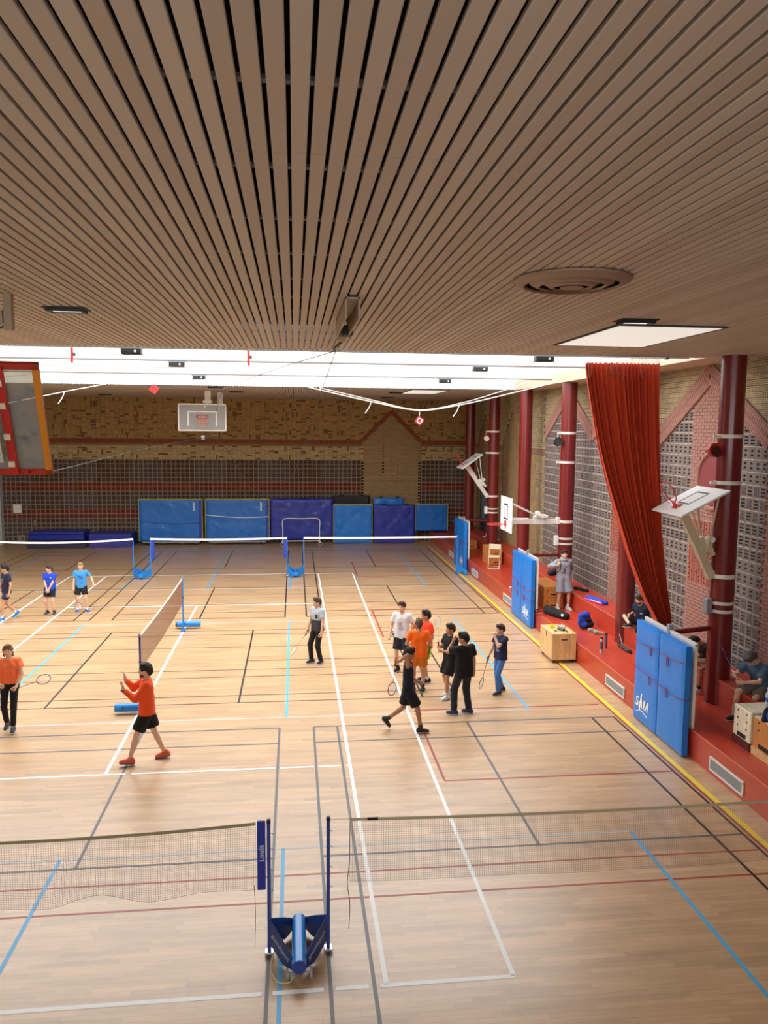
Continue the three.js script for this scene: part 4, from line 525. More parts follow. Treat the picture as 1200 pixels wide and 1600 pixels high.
// ================================================================ boxes, bags and small things
const textilePlain = (h, r = 0.9) => mat(h, r, { bumpMap: fabricBump, bumpScale: 0.0004 });
{ // plywood crate on casters
  const t = thing('storage_crate', 'plywood crate on casters against the platform edge', 'crate', [9.86, 0, 0.4], 0);
  const w = 0.62, h = 0.64, d = 0.96, y = 0.42; new MB().box(0, y - 0.01, d / 2 - 0.009, w, h, 0.018).build('side_panel', M.ply, t); new MB().box(0, y - 0.01, -d / 2 + 0.009, w, h, 0.018).build('side_panel', M.ply, t); new MB().box(-w / 2 + 0.009, y - 0.01, 0, 0.018, h, d - 0.04).build('side_panel', M.ply, t); new MB().box(w / 2 - 0.009, y - 0.01, 0, 0.018, h, d - 0.04).build('side_panel', M.ply, t);
  mesh('lid', new RoundedBoxGeometry(w + 0.01, 0.022, d + 0.01, 1, 0.004).translate(0, 0.742, 0), M.ply, t); mesh('base', new THREE.BoxGeometry(w - 0.03, 0.02, d - 0.03).translate(0, 0.12, 0), M.ply, t);
  mesh('hand_slot', new RoundedBoxGeometry(0.16, 0.035, 0.006, 2, 0.003).translate(0, 0.6, d / 2 + 0.001), M.darkGrey, t); mesh('latch', new THREE.BoxGeometry(0.008, 0.12, 0.03).translate(-w / 2 - 0.004, 0.66, 0.02), M.darkGrey, t);
  for (const [x, z] of [[-0.25, 0.42], [0.25, 0.42], [-0.25, -0.42], [0.25, -0.42]]) { const c = mesh('caster', new THREE.CylinderGeometry(0.045, 0.045, 0.03, 18).rotateZ(PI / 2).translate(x, 0.046, z), M.rubber, t); mesh('fork', new THREE.BoxGeometry(0.045, 0.06, 0.05).translate(x, 0.085, z), M.steel, c); }
}
const TOPC = 0.754;
{ const t = thing('shuttlecock_pile', 'bright yellow shuttlecocks bunched on the plywood crate', 'shuttlecocks', [9.72, TOPC, 0.22]); const ym = mat(0xe6f01e, 0.6); [[0, 0, 0, 0], [0.05, 0, 0.03, 1.2], [-0.04, 0, 0.04, 2.4], [0.02, 0.045, 0.01, 0.5]].forEach(([x, y, z, r]) => { const s = mesh('shuttlecock', new THREE.CylinderGeometry(0.033, 0.013, 0.06, 16, 1).translate(0, 0.03, 0), ym, t); s.position.set(x, y + 0.032, z); s.rotation.set(1.4, r, 0); mesh('cork', new THREE.SphereGeometry(0.014, 12, 8), M.white, s); });
  const c = thing('shuttle_tin', 'green and black tin lying on the plywood crate', 'tin', [9.88, TOPC + 0.036, 0.55], 0.5); mesh('tube', new THREE.CylinderGeometry(0.034, 0.034, 0.2, 20).rotateX(PI / 2), mat(0x39553a, 0.5), c); mesh('lid', new THREE.CylinderGeometry(0.036, 0.036, 0.02, 20).rotateX(PI / 2).translate(0, 0, 0.1), M.black, c);
  const k = thing('keys', 'small dark object at the crate lid edge', 'small item', [9.72, TOPC, 0.6]); mesh('fob', new RoundedBoxGeometry(0.06, 0.02, 0.035, 2, 0.008).translate(0, 0.01, 0), M.black, k); mesh('ring', new THREE.TorusGeometry(0.02, 0.003, 6, 16).rotateX(PI / 2).translate(0.05, 0.004, 0), M.steel, k); }
// racket: head at +y, grip at the origin
function racket(label, pos, dir, normal, o = {}) { const t = thing('badminton_racket', label, 'racket', pos, 0, o.group ?? 'badminton rackets'); const fm = mat(o.frame ?? 0x2c2c30, 0.35), hy = 0.545;
  mesh('grip', new THREE.CylinderGeometry(0.0135, 0.015, 0.17, 12).translate(0, 0.02, 0), mat(o.grip ?? 0x1a1a1c, 0.8), t); mesh('shaft', barGeo(V(0, 0.1, 0), V(0, 0.43, 0), 0.0055, 8), fm, t);
  mesh('head_frame', new THREE.TorusGeometry(0.105, 0.007, 8, 48).scale(1, 1.2, 1).translate(0, hy, 0), fm, t); const s = new MB(); for (let i = -7; i <= 7; i++) { const x = i * 0.0135, h = 0.126 * Math.sqrt(Math.max(0, 1 - (x / 0.105) ** 2)); s.bar(V(x, hy - h, 0), V(x, hy + h, 0), 0.0011, 3); } for (let i = -8; i <= 8; i++) { const y = i * 0.0142, w = 0.105 * Math.sqrt(Math.max(0, 1 - (y / 0.126) ** 2)); s.bar(V(-w, hy + y, 0), V(w, hy + y, 0), 0.0011, 3); } s.build('strings', M.whiteTape, t);
  const y = V(...dir).normalize(), n = V(...normal), z = n.clone().sub(y.clone().multiplyScalar(n.dot(y))).normalize(), x = y.clone().cross(z); t.quaternion.setFromRotationMatrix(new THREE.Matrix4().makeBasis(x, y, z)); return t; }
racket('badminton racket lying on the plywood crate lid', [9.98, TOPC + 0.017, 0.72], [0.1, 0, -1], [0, 1, 0]);
// vaulting boxes and furniture on the platform
function vaultBox(label, x, z, turn, m, tiers, w, d, th, y0 = 0.52, base) { const t = thing('vaulting_box', label, 'vaulting box', [x, y0, z], turn, 'vaulting boxes'); let y = 0; for (let k = 0; k < tiers; k++) { const tier = mesh('tier', new RoundedBoxGeometry(w, th - 0.006, d, 1, 0.012).translate(0, y + th / 2, 0), base && k === 0 && base !== true ? base : m, t);
    for (const s of [-1, 1]) { for (const e of [-0.3, 0.3]) { mesh('hole', new THREE.CylinderGeometry(0.016, 0.016, 0.008, 14).rotateX(PI / 2).translate(e * w, y + th * 0.66, s * (d / 2)), M.black, tier); mesh('hole', new THREE.CylinderGeometry(0.016, 0.016, 0.008, 14).rotateZ(PI / 2).translate(s * w / 2, y + th * 0.66, e * d), M.black, tier); } if (k === 0 || tiers < 3) mesh('hand_slot', new THREE.BoxGeometry(Math.min(0.16, w * 0.4), 0.04, 0.008).translate(0, y + th * 0.3, s * (d / 2)), M.black, tier); } y += th; } return t; }
vaultBox('wooden two-tier vaulting box behind the middle guard mat', 10.82, -3.6, 0, M.vault, 2, 0.6, 1.5, 0.33); vaultBox('lower wooden box behind the folded far white chair', 10.98, -10.9, 0.05, M.vault, 2, 0.5, 1.0, 0.34); vaultBox('small wooden box at the far end of the platform', 11.0, -14.9, 0, M.vault, 1, 0.5, 0.6, 0.34);
{ // the two boxes at the right edge
  const mk = (label, x, z, m, w, d, h, foot, rows) => { const t = thing('vaulting_box', label, 'vaulting box', [x, 0.52, z], 0, 'vaulting boxes'); mesh('foot_board', new THREE.BoxGeometry(w + 0.03, 0.13, d + 0.02).translate(0, 0.065, 0), foot, t); mesh('body', new RoundedBoxGeometry(w, h, d, 1, 0.012).translate(0, 0.13 + h / 2, 0), m, t); mesh('top', new THREE.BoxGeometry(w - 0.02, 0.01, d - 0.02).translate(0, 0.13 + h + 0.003, 0), M.creamWood, t);
    for (let r = 0; r < rows; r++) for (const e of [-0.26, 0.26]) { const y = 0.13 + h * (0.88 - r * 0.25); mesh('hole', new THREE.CylinderGeometry(0.016, 0.016, 0.01, 14).rotateZ(PI / 2).translate(-w / 2, y, e * d), M.black, t); } mesh('hand_slot', new THREE.BoxGeometry(0.01, 0.07, d * 0.5).translate(-w / 2 - 0.001, 0.19, 0), M.black, t); return t; };
  mk('cream vaulting box with black holes at the right edge', 10.98, 7.42, M.creamWood, 0.62, 0.5, 0.52, mat(0x541715, 0.5), 3); mk('honey-wood vaulting box in front of the cream one', 11.0, 8.05, M.vault, 0.62, 0.68, 0.5, M.ply, 2);
}
{ // white folding chair
  const t = thing('folding_chair', 'white folding chair on the platform beside the far wooden box', 'chair', [10.78, 0.52, -9.75], -0.35); const cm = mat(0xd9d0b4, 0.45);
  mesh('seat', new RoundedBoxGeometry(0.42, 0.03, 0.4, 2, 0.012).translate(0, 0.45, 0), cm, t); mesh('backrest', new RoundedBoxGeometry(0.42, 0.2, 0.025, 2, 0.01).translate(0, 0.8, -0.2), cm, t);
  for (const s of [-1, 1]) { mesh('leg', tubeGeo([[s * 0.21, 0.01, 0.24], [s * 0.21, 0.45, -0.02], [s * 0.21, 0.9, -0.22]], 0.014, 16, 8), cm, t); mesh('leg', tubeGeo([[s * 0.19, 0.01, -0.26], [s * 0.19, 0.44, 0.1]], 0.013, 8, 8), cm, t); } mesh('foot_bar', barGeo(V(-0.21, 0.014, 0.24), V(0.21, 0.014, 0.24), 0.013, 8), cm, t); mesh('foot_bar', barGeo(V(-0.19, 0.014, -0.26), V(0.19, 0.014, -0.26), 0.013, 8), cm, t);
}
// soft bags shaped from a smooth field further down in the people section use the same mesher
class Field { // signed distance on a grid, smooth unions of tapered capsules and ellipsoids, meshed by surface nets
  constructor(min, max, cell) { this.o = min; this.c = cell; this.n = [0, 1, 2].map((i) => Math.ceil((max[i] - min[i]) / cell) + 1); this.d = new Float32Array(this.n[0] * this.n[1] * this.n[2]).fill(1); }
  each(lo, hi, fn) { const [nx, ny, nz] = this.n, c = this.c, o = this.o, a = [0, 1, 2].map((i) => Math.max(0, Math.floor((lo[i] - o[i]) / c))), b = [0, 1, 2].map((i) => Math.min(this.n[i] - 1, Math.ceil((hi[i] - o[i]) / c))); for (let z = a[2]; z <= b[2]; z++) for (let y = a[1]; y <= b[1]; y++) for (let x = a[0]; x <= b[0]; x++) { const i = (z * ny + y) * nx + x; this.d[i] = fn(o[0] + x * c, o[1] + y * c, o[2] + z * c, this.d[i]); } return this; }
  cap(a, b, ra, rb, k = 0.03, flatEnd = false, sz = 1) { const m = Math.max(ra, rb) + k + this.c * 2, ab = [b.x - a.x, b.y - a.y, b.z - a.z], L2 = ab[0] ** 2 + ab[1] ** 2 + ab[2] ** 2 || 1e-9, L = Math.sqrt(L2);
    return this.each([Math.min(a.x, b.x) - m, Math.min(a.y, b.y) - m, Math.min(a.z, b.z) - m], [Math.max(a.x, b.x) + m, Math.max(a.y, b.y) + m, Math.max(a.z, b.z) + m], (x, y, z, d) => { const px = x - a.x, py = y - a.y, pz = z - a.z; let t = (px * ab[0] + py * ab[1] + pz * ab[2]) / L2; const tu = t; t = t < 0 ? 0 : t > 1 ? 1 : t; const dx = px - ab[0] * t, dy = py - ab[1] * t, dz = (pz - ab[2] * t) / sz; let e = Math.sqrt(dx * dx + dy * dy + dz * dz) - (ra + (rb - ra) * t); if (flatEnd && tu > 1) e = Math.max(e, (tu - 1) * L); const h = Math.max(k - Math.abs(d - e), 0) / k; return Math.min(d, e) - h * h * k * 0.25; }); }
  ell(c, r, k = 0.02, cut = false) { const m = Math.max(...r) + k + this.c * 2, rm = Math.min(...r); return this.each([c.x - m, c.y - m, c.z - m], [c.x + m, c.y + m, c.z + m], (x, y, z, d) => { const q = Math.hypot((x - c.x) / r[0], (y - c.y) / r[1], (z - c.z) / r[2]), e = (q - 1) * rm * (q > 1 ? 1 : 1); if (cut) return Math.max(d, -e); const h = Math.max(k - Math.abs(d - e), 0) / k; return Math.min(d, e) - h * h * k * 0.25; }); }
  clip(p, n) { return this.each(this.o, [0, 1, 2].map((i) => this.o[i] + this.n[i] * this.c), (x, y, z, d) => Math.max(d, (x - p.x) * n.x + (y - p.y) * n.y + (z - p.z) * n.z)); }
  folds(amp, f, s) { return this.each(this.o, [0, 1, 2].map((i) => this.o[i] + this.n[i] * this.c), (x, y, z, d) => (Math.abs(d) < 0.05 ? d + amp * Math.sin(f * (y + 0.5 * x) + s + 2 * Math.sin(f * 0.4 * x + s)) * Math.sin(f * 0.6 * (x - z) + s * 2) : d)); }
  geo() { const [nx, ny, nz] = this.n, D = this.d, o = this.o, c = this.c, id = new Int32Array(D.length).fill(-1), P = [], I = [], E = [[0, 1], [0, 2], [0, 4], [1, 3], [1, 5], [2, 3], [2, 6], [3, 7], [4, 5], [4, 6], [5, 7], [6, 7]]; const off = [0, 1, nx, nx + 1, nx * ny, nx * ny + 1, nx * ny + nx, nx * ny + nx + 1];
    for (let z = 0; z < nz - 1; z++) for (let y = 0; y < ny - 1; y++) for (let x = 0; x < nx - 1; x++) { const i = (z * ny + y) * nx + x; let mask = 0; for (let k = 0; k < 8; k++) if (D[i + off[k]] < 0) mask |= 1 << k; if (mask === 0 || mask === 255) continue; let sx = 0, sy = 0, sz = 0, n = 0; for (const [p, q] of E) { if (((mask >> p) & 1) === ((mask >> q) & 1)) continue; const a = D[i + off[p]], b = D[i + off[q]], t = a / (a - b); sx += (p & 1) + t * ((q & 1) - (p & 1)); sy += ((p >> 1) & 1) + t * (((q >> 1) & 1) - ((p >> 1) & 1)); sz += (p >> 2) + t * ((q >> 2) - (p >> 2)); n++; } id[i] = P.length / 3; P.push(o[0] + (x + sx / n) * c, o[1] + (y + sy / n) * c, o[2] + (z + sz / n) * c); }
    const quad = (a, b, c2, d, fl) => { if (a < 0 || b < 0 || c2 < 0 || d < 0) return; if (fl) I.push(a, b, c2, a, c2, d); else I.push(a, c2, b, a, d, c2); };
    for (let z = 1; z < nz - 1; z++) for (let y = 1; y < ny - 1; y++) for (let x = 1; x < nx - 1; x++) { const i = (z * ny + y) * nx + x, s = D[i] < 0; if (s !== D[i + 1] < 0) quad(id[i - nx - nx * ny], id[i - nx * ny], id[i], id[i - nx], s); if (s !== D[i + nx] < 0) quad(id[i - 1 - nx * ny], id[i - 1], id[i], id[i - nx * ny], s); if (s !== D[i + nx * ny] < 0) quad(id[i - 1 - nx], id[i - nx], id[i], id[i - 1], s); }
    const g = new THREE.BufferGeometry(); g.setAttribute('position', new THREE.Float32BufferAttribute(P, 3)); g.setIndex(I); g.computeVertexNormals(); const uv = new Float32Array(P.length / 3 * 2); for (let k = 0; k < P.length / 3; k++) { uv[2 * k] = P[3 * k] * 2 + P[3 * k + 2] * 2; uv[2 * k + 1] = P[3 * k + 1] * 2; } g.setAttribute('uv', new THREE.BufferAttribute(uv, 2)); return g; }
}
const soft = (prims, cell = 0.012, k = 0.04, fold = 0) => { const lo = [1e9, 1e9, 1e9], hi = [-1e9, -1e9, -1e9]; for (const [a, b, ra, rb] of prims) for (const p of [a, b]) [0, 1, 2].forEach((i) => { lo[i] = Math.min(lo[i], p[i] - Math.max(ra, rb) - 0.04); hi[i] = Math.max(hi[i], p[i] + Math.max(ra, rb) + 0.04); }); const f = new Field(lo, hi, cell); for (const [a, b, ra, rb] of prims) f.cap(V(...a), V(...b), ra, rb, k); if (fold) f.folds(fold, 40, 1); f.clip(V(0, 0.0, 0), V(0, -1, 0)); return f.geo(); };
{ const bag = (label, name, pos, turn, parts) => { const t = thing(name, label, 'bag', pos, turn); for (const [n, g, m] of parts) mesh(n, g, m, t); return t; };
  bag('black racket bag lying beside the middle guard mat', 'racket_bag', [10.62, 0.52, -1.92], -1.2, [['body', soft([[[-0.42, 0.1, 0], [0.42, 0.09, 0.02], 0.13, 0.1], [[-0.3, 0.09, 0.1], [0.3, 0.08, 0.1], 0.09, 0.08]], 0.014, 0.05, 0.004), M.blackCloth], ['white_patch', new RoundedBoxGeometry(0.14, 0.07, 0.01, 2, 0.004).rotateX(-0.4).translate(0.36, 0.12, 0.14), M.white], ['strap', tubeGeo([[-0.3, 0.12, 0.16], [-0.5, 0.03, 0.35], [-0.35, 0.015, 0.5], [-0.1, 0.05, 0.3], [0.1, 0.1, 0.18]], 0.012, 30, 6), M.blackCloth]]);
  bag('blue and black backpack standing on the lower step', 'backpack', [10.95, 0.52, -0.62], 0.5, [['body', soft([[[-0.12, 0.12, 0], [-0.14, 0.32, 0.0], 0.11, 0.09], [[0.12, 0.12, 0], [0.04, 0.34, 0], 0.11, 0.09], [[-0.1, 0.1, 0.1], [0.12, 0.1, 0.1], 0.09, 0.09]], 0.012, 0.06, 0.004), textilePlain(0x1b3fae)], ['front_pocket', soft([[[-0.08, 0.1, 0.16], [0.1, 0.1, 0.16], 0.06, 0.06], [[-0.08, 0.22, 0.12], [0.06, 0.22, 0.12], 0.05, 0.05]], 0.012, 0.04), M.blackCloth], ['strap', tubeGeo([[-0.2, 0.3, 0.03], [-0.3, 0.12, 0.1], [-0.25, 0.02, 0.14], [-0.15, 0.02, 0.16]], 0.014, 20, 6), M.blackCloth]]);
  bag('blue and pink racket bag lying on the upper step', 'racket_bag', [11.6, 1.02, -1.45], -1.25, [['body', soft([[[-0.38, 0.05, 0], [0.38, 0.05, 0], 0.075, 0.06], [[-0.2, 0.05, 0.09], [0.3, 0.05, 0.09], 0.06, 0.05]], 0.012, 0.05, 0.004), textilePlain(0x1d47b8)], ['pink_side', soft([[[-0.34, 0.03, 0.15], [0.38, 0.03, 0.15], 0.035, 0.035]], 0.01, 0.02), textilePlain(0xc23a6a)], ['white_stripe', barGeo(V(-0.1, 0.065, 0.17), V(0.36, 0.062, 0.17), 0.01, 6), M.white]]);
  bag('black shoe bag on the upper step behind the hooded player', 'shoe_bag', [11.72, 1.02, -3.0], -1.1, [['body', soft([[[-0.25, 0.04, 0], [0.22, 0.045, 0], 0.05, 0.06]], 0.012, 0.04, 0.004), M.blackCloth], ['grey_flap', new RoundedBoxGeometry(0.16, 0.02, 0.08, 2, 0.008).translate(0.16, 0.1, 0.02), M.grey]]);
  bag('black bag with a cord behind the middle guard mat', 'sports_bag', [11.75, 1.02, -5.6], 0.6, [['body', soft([[[-0.2, 0.08, 0], [0.2, 0.07, 0], 0.1, 0.09]], 0.014, 0.05, 0.004), textilePlain(0x1c2436)], ['handle', tubeGeo([[-0.12, 0.16, 0], [0, 0.24, 0.02], [0.12, 0.15, 0]], 0.012, 14, 6), M.blackCloth]]);
  bag('black rucksack under the man beside the curtain', 'backpack', [11.5, 1.02, 1.95], 0.2, [['body', soft([[[-0.2, 0.1, 0], [0.22, 0.1, 0.02], 0.12, 0.13], [[-0.1, 0.16, 0.05], [0.15, 0.18, 0.05], 0.1, 0.1]], 0.014, 0.06, 0.006), M.blackCloth], ['zip', tubeGeo([[-0.2, 0.2, 0.12], [0, 0.26, 0.14], [0.2, 0.22, 0.13]], 0.006, 16, 5), M.grey]]);
  bag('black pouch leaning behind the second pillar', 'pouch', [11.6, 1.02, 0.3], 0.4, [['body', soft([[[-0.04, 0.1, 0], [0.05, 0.28, 0], 0.08, 0.06]], 0.012, 0.04, 0.003), M.blackCloth], ['flap', new RoundedBoxGeometry(0.12, 0.05, 0.02, 2, 0.008).translate(0, 0.06, 0.08), M.darkGrey]]);
  bag('bright blue backpack hanging over the honey-wood box', 'backpack', [11.05, 1.15, 8.0], 0.3, [['body', soft([[[-0.2, 0.1, -0.05], [0.2, 0.12, 0.1], 0.13, 0.13], [[-0.28, 0.02, 0.1], [-0.1, 0.2, 0.1], 0.08, 0.09]], 0.014, 0.06, 0.006), textilePlain(0x1c46b4)], ['side_pad', soft([[[-0.3, 0.02, -0.12], [-0.24, 0.16, -0.12], 0.06, 0.07]], 0.012, 0.03), M.blackCloth], ['strap', tubeGeo([[-0.3, 0.18, 0.1], [-0.35, 0.05, 0.12], [-0.33, 0.01, 0.2], [-0.3, 0.02, 0.3]], 0.014, 16, 6), M.blackCloth], ['grey_panel', new RoundedBoxGeometry(0.3, 0.03, 0.14, 2, 0.01).rotateZ(0.2).translate(0.02, 0.24, 0.05), mat(0x8fa6c0, 0.8)]]);
}
const tin = (label, x, z, y, h, m, lid) => { const t = thing('shuttle_tube', label, 'tube', [x, y, z], 0, 'shuttlecock tubes'); mesh('tube', new THREE.CylinderGeometry(0.034, 0.034, h, 22).translate(0, h / 2, 0), m, t); mesh('lid', new THREE.CylinderGeometry(0.036, 0.036, 0.025, 22).translate(0, h, 0), lid, t); mesh('label_band', new THREE.CylinderGeometry(0.0345, 0.0345, h * 0.5, 22).translate(0, h * 0.5, 0), mat(0x4c556e, 0.5), t); };
tin('grey shuttlecock tube standing nearer the step edge', 10.46, 1.78, 0.52, 0.36, mat(0xb9bcc0, 0.35), M.black); tin('dark shuttlecock tube standing behind the grey one', 10.72, 1.42, 0.52, 0.36, mat(0x49505f, 0.4), M.black);
function bottle(label, x, y, z, m, s = 1) { const t = thing('water_bottle', label, 'bottle', [x, y, z]); mesh('body', new THREE.LatheGeometry([[0, 0], [0.034, 0.002], [0.036, 0.06], [0.033, 0.09], [0.036, 0.12], [0.034, 0.17], [0.014, 0.21], [0.013, 0.23]].map(([a, b]) => new THREE.Vector2(a * s, b * s)), 20), m, t); mesh('cap', new THREE.CylinderGeometry(0.016 * s, 0.016 * s, 0.022 * s, 14).translate(0, 0.238 * s, 0), M.white, t); mesh('label_band', new THREE.CylinderGeometry(0.0366 * s, 0.0366 * s, 0.055 * s, 20).translate(0, 0.1 * s, 0), mat(0x3a5da8, 0.5), t); }
bottle('clear water bottle with blue label on the cream vaulting box', 11.12, 1.18, 7.42, mat(0xb9c7d2, 0.25), 1.35); bottle('small white bottle leaning on the black rucksack', 11.36, 1.02, 2.0, M.white, 0.8);
{ const t = thing('water_bottle', 'crushed clear bottle lying on the lower step edge', 'bottle', [10.42, 0.555, -5.9], 0.4); mesh('body', new THREE.CylinderGeometry(0.034, 0.03, 0.2, 16).rotateZ(PI / 2), mat(0xc9d2e0, 0.25), t); mesh('cap', new THREE.CylinderGeometry(0.015, 0.015, 0.02, 12).rotateZ(PI / 2).translate(0.12, 0, 0), mat(0x6a5fc0, 0.5), t); mesh('label_band', new THREE.CylinderGeometry(0.0345, 0.034, 0.06, 16).rotateZ(PI / 2), mat(0x7f8fd0, 0.5), t); }
function looseShoe(label, x, y, z, turn, m) { const t = thing('shoe', label, 'shoe', [x, y, z], turn, 'loose shoes on the lower step'); mesh('upper', soft([[[0, 0.045, -0.08], [0, 0.035, 0.1], 0.042, 0.036], [[0, 0.06, -0.09], [0, 0.07, -0.03], 0.034, 0.03]], 0.009, 0.03), m, t); mesh('sole', new RoundedBoxGeometry(0.085, 0.022, 0.28, 2, 0.01).translate(0, 0.011, 0.01), mat(0x8b7a66, 0.8), t); mesh('laces', tubeGeo([[-0.02, 0.085, 0.0], [0.02, 0.08, 0.02], [-0.02, 0.075, 0.04], [0.02, 0.07, 0.06]], 0.005, 16, 5), M.whiteTape, t); }
looseShoe('grey trainer lying left of its pair on the lower step', 10.98, 0.52, -0.12, 1.2, mat(0x9a8f84, 0.85)); looseShoe('grey trainer lying right of its pair on the lower step', 11.04, 0.52, 0.14, 1.35, mat(0xa0968b, 0.85));
{ const t = thing('scooter', 'dark kick scooter lying against the second pillar', 'scooter', [11.17, 0.52, 1.6], 0); mesh('deck', new RoundedBoxGeometry(0.12, 0.04, 0.6, 2, 0.01).translate(-0.05, 0.05, 0), M.darkGrey, t); for (const z of [-0.34, 0.34]) mesh('wheel', new THREE.CylinderGeometry(0.05, 0.05, 0.03, 18).rotateZ(PI / 2).translate(-0.05, 0.05, z), M.rubber, t); mesh('stem', barGeo(V(-0.05, 0.08, -0.3), V(0.0, 0.75, -0.42), 0.018, 10), M.darkGrey, t); mesh('brace', barGeo(V(-0.05, 0.3, -0.33), V(-0.05, 0.08, -0.12), 0.012, 8), M.grey, t); }
{ const t = thing('glass_door', 'dark glazed door at the far end of the right wall', 'door', [WALLX, 1.02, -16.9]); mesh('leaf', new THREE.BoxGeometry(0.05, 2.05, 0.95).translate(-0.02, 1.03, 0), mat(0x1d2326, 0.3), t); for (const z of [-0.5, 0.5]) mesh('jamb', new THREE.BoxGeometry(0.08, 2.1, 0.06).translate(-0.03, 1.05, z), M.darkGrey, t); mesh('pane', new THREE.BoxGeometry(0.01, 1.2, 0.6).translate(-0.05, 1.2, 0), mat(0x6f8088, 0.1), t);
  const b = thing('balance_bench', 'white legged bench standing by the far pillar', 'bench', [11.75, 1.02, -14.2]); mesh('beam', new RoundedBoxGeometry(0.12, 0.1, 1.4, 1, 0.02).translate(0, 0.5, 0), M.darkGrey, b); for (const z of [-0.5, 0.5]) mesh('leg', tubeGeo([[-0.25, 0.015, z], [-0.1, 0.06, z], [0, 0.45, z], [0.1, 0.06, z], [0.25, 0.015, z]], 0.02, 24, 6), M.whitePaint, b);
  const h = thing('wall_socket', 'small square socket on the pink bricks at the right edge', 'socket', [WALLX - 0.01, 1.33, 5.68]); mesh('plate', new RoundedBoxGeometry(0.03, 0.12, 0.14, 1, 0.008), mat(0x9b7f74, 0.6), h); mesh('insert', new THREE.CylinderGeometry(0.03, 0.03, 0.01, 16).rotateZ(PI / 2).translate(-0.017, 0, 0), M.darkGrey, h); }

// ================================================================ people
const skinTone = { light: 0xd8ab90, mid: 0xc39272, tan: 0xaa7a5c };
function ik(A, B, l1, l2, pole) { const d = B.clone().sub(A); let L = d.length(); const mx = l1 + l2 - 0.002; if (L > mx) { d.multiplyScalar(mx / L); L = mx; } const end = A.clone().add(d), u = d.clone().normalize(), a = (l1 * l1 - l2 * l2 + L * L) / (2 * L), h = Math.sqrt(Math.max(0, l1 * l1 - a * a)); const p = pole.clone().sub(u.clone().multiplyScalar(pole.dot(u))).normalize(); return [A.clone().add(u.clone().multiplyScalar(a)).add(p.multiplyScalar(h)), end]; }
const handCache = {};
function handGeo(curl, side) { const key = curl + '_' + side; if (handCache[key]) return handCache[key]; const f = new Field([-0.1, -0.05, -0.06], [0.1, 0.21, 0.12], 0.0055), s = side;
  f.cap(V(0, -0.03, 0), V(0, 0.02, 0), 0.026, 0.028, 0.02); for (const x of [-0.024, -0.008, 0.008, 0.024]) f.cap(V(x * 0.7, 0.015, 0), V(x, 0.08, 0), 0.015, 0.013, 0.012);
  [[0.029, 0.068, 0.0092], [0.01, 0.078, 0.0095], [-0.01, 0.072, 0.0092], [-0.029, 0.056, 0.0082]].forEach(([x, len, r]) => { let p = V(x * s, 0.083, 0), a = 0.1; for (const q of [0.44, 0.32, 0.24]) { a += curl * 1.35; const n = p.clone().add(V(x * s * 0.12, Math.cos(a) * len * q, Math.sin(a) * len * q)); f.cap(p, n, r, r * 0.93, 0.004); p = n; } });
  let p = V(0.028 * s, 0.022, 0.006), a = 0.75; for (const [l, r] of [[0.036, 0.0115], [0.03, 0.0105], [0.024, 0.0095]]) { const n = p.clone().add(V(Math.sin(a) * l * s, Math.cos(a) * l, 0.004 + curl * 0.022)); f.cap(p, n, r, r * 0.95, 0.008); p = n; a -= 0.28 + curl * 0.35; }
  return (handCache[key] = f.geo()); }
const headCache = {};
function headGeos() { if (headCache.g) return headCache; const f = new Field([-0.13, -0.2, -0.15], [0.13, 0.15, 0.15], 0.006);
  f.ell(V(0, 0.022, -0.012), [0.077, 0.094, 0.094], 0.03); f.ell(V(0, -0.045, 0.024), [0.058, 0.066, 0.062], 0.04); f.cap(V(0, -0.075, 0.05), V(0, -0.085, 0.056), 0.026, 0.022, 0.03); f.cap(V(0, 0.012, 0.084), V(0, -0.022, 0.098), 0.009, 0.0135, 0.012); for (const s of [-1, 1]) { f.cap(V(s * 0.012, 0.022, 0.078), V(s * 0.045, 0.022, 0.068), 0.012, 0.011, 0.012); f.ell(V(s * 0.08, -0.008, -0.008), [0.013, 0.031, 0.02], 0.01); f.cap(V(s * 0.04, -0.02, 0.055), V(s * 0.03, -0.035, 0.058), 0.02, 0.018, 0.02); } f.cap(V(-0.018, -0.052, 0.083), V(0.018, -0.052, 0.083), 0.0075, 0.0075, 0.008);
  f.cap(V(0, -0.06, -0.012), V(0, -0.16, -0.03), 0.05, 0.054, 0.03); headCache.g = f.geo();
  const hair = (long) => { const h = new Field([-0.15, -0.24, -0.19], [0.15, 0.17, 0.15], 0.007); h.ell(V(0, 0.034, -0.018), [0.09, 0.1, 0.106], 0.02); h.cap(V(-0.03, 0.1, 0.055), V(0.05, 0.105, 0.05), 0.03, 0.026, 0.03); h.cap(V(0, -0.02, -0.085), V(0, -0.06, -0.07), 0.05, 0.04, 0.03); if (long) { h.cap(V(0, 0.0, -0.11), V(0, -0.08, -0.13), 0.04, 0.03, 0.03); for (const s of [-1, 1]) h.cap(V(s * 0.078, 0.03, 0.0), V(s * 0.075, -0.1, -0.03), 0.024, 0.02, 0.02); }
    h.ell(V(0, -0.04, 0.085), [0.072, 0.088, 0.08], 0.02, true); for (const s of [-1, 1]) h.ell(V(s * 0.1, -0.035, 0.02), [0.045, 0.05, 0.045], 0.02, true); h.folds(0.005, 90, long ? 2 : 1); return h.geo(); };
  headCache.short = hair(false); headCache.long = hair(true); const b = new Field([-0.1, -0.16, -0.06], [0.1, 0.02, 0.13], 0.007); b.ell(V(0, -0.058, 0.026), [0.0605, 0.064, 0.0635], 0.02); b.ell(V(0, 0.01, 0.06), [0.1, 0.052, 0.1], 0.02, true); headCache.beard = b.geo(); return headCache; }
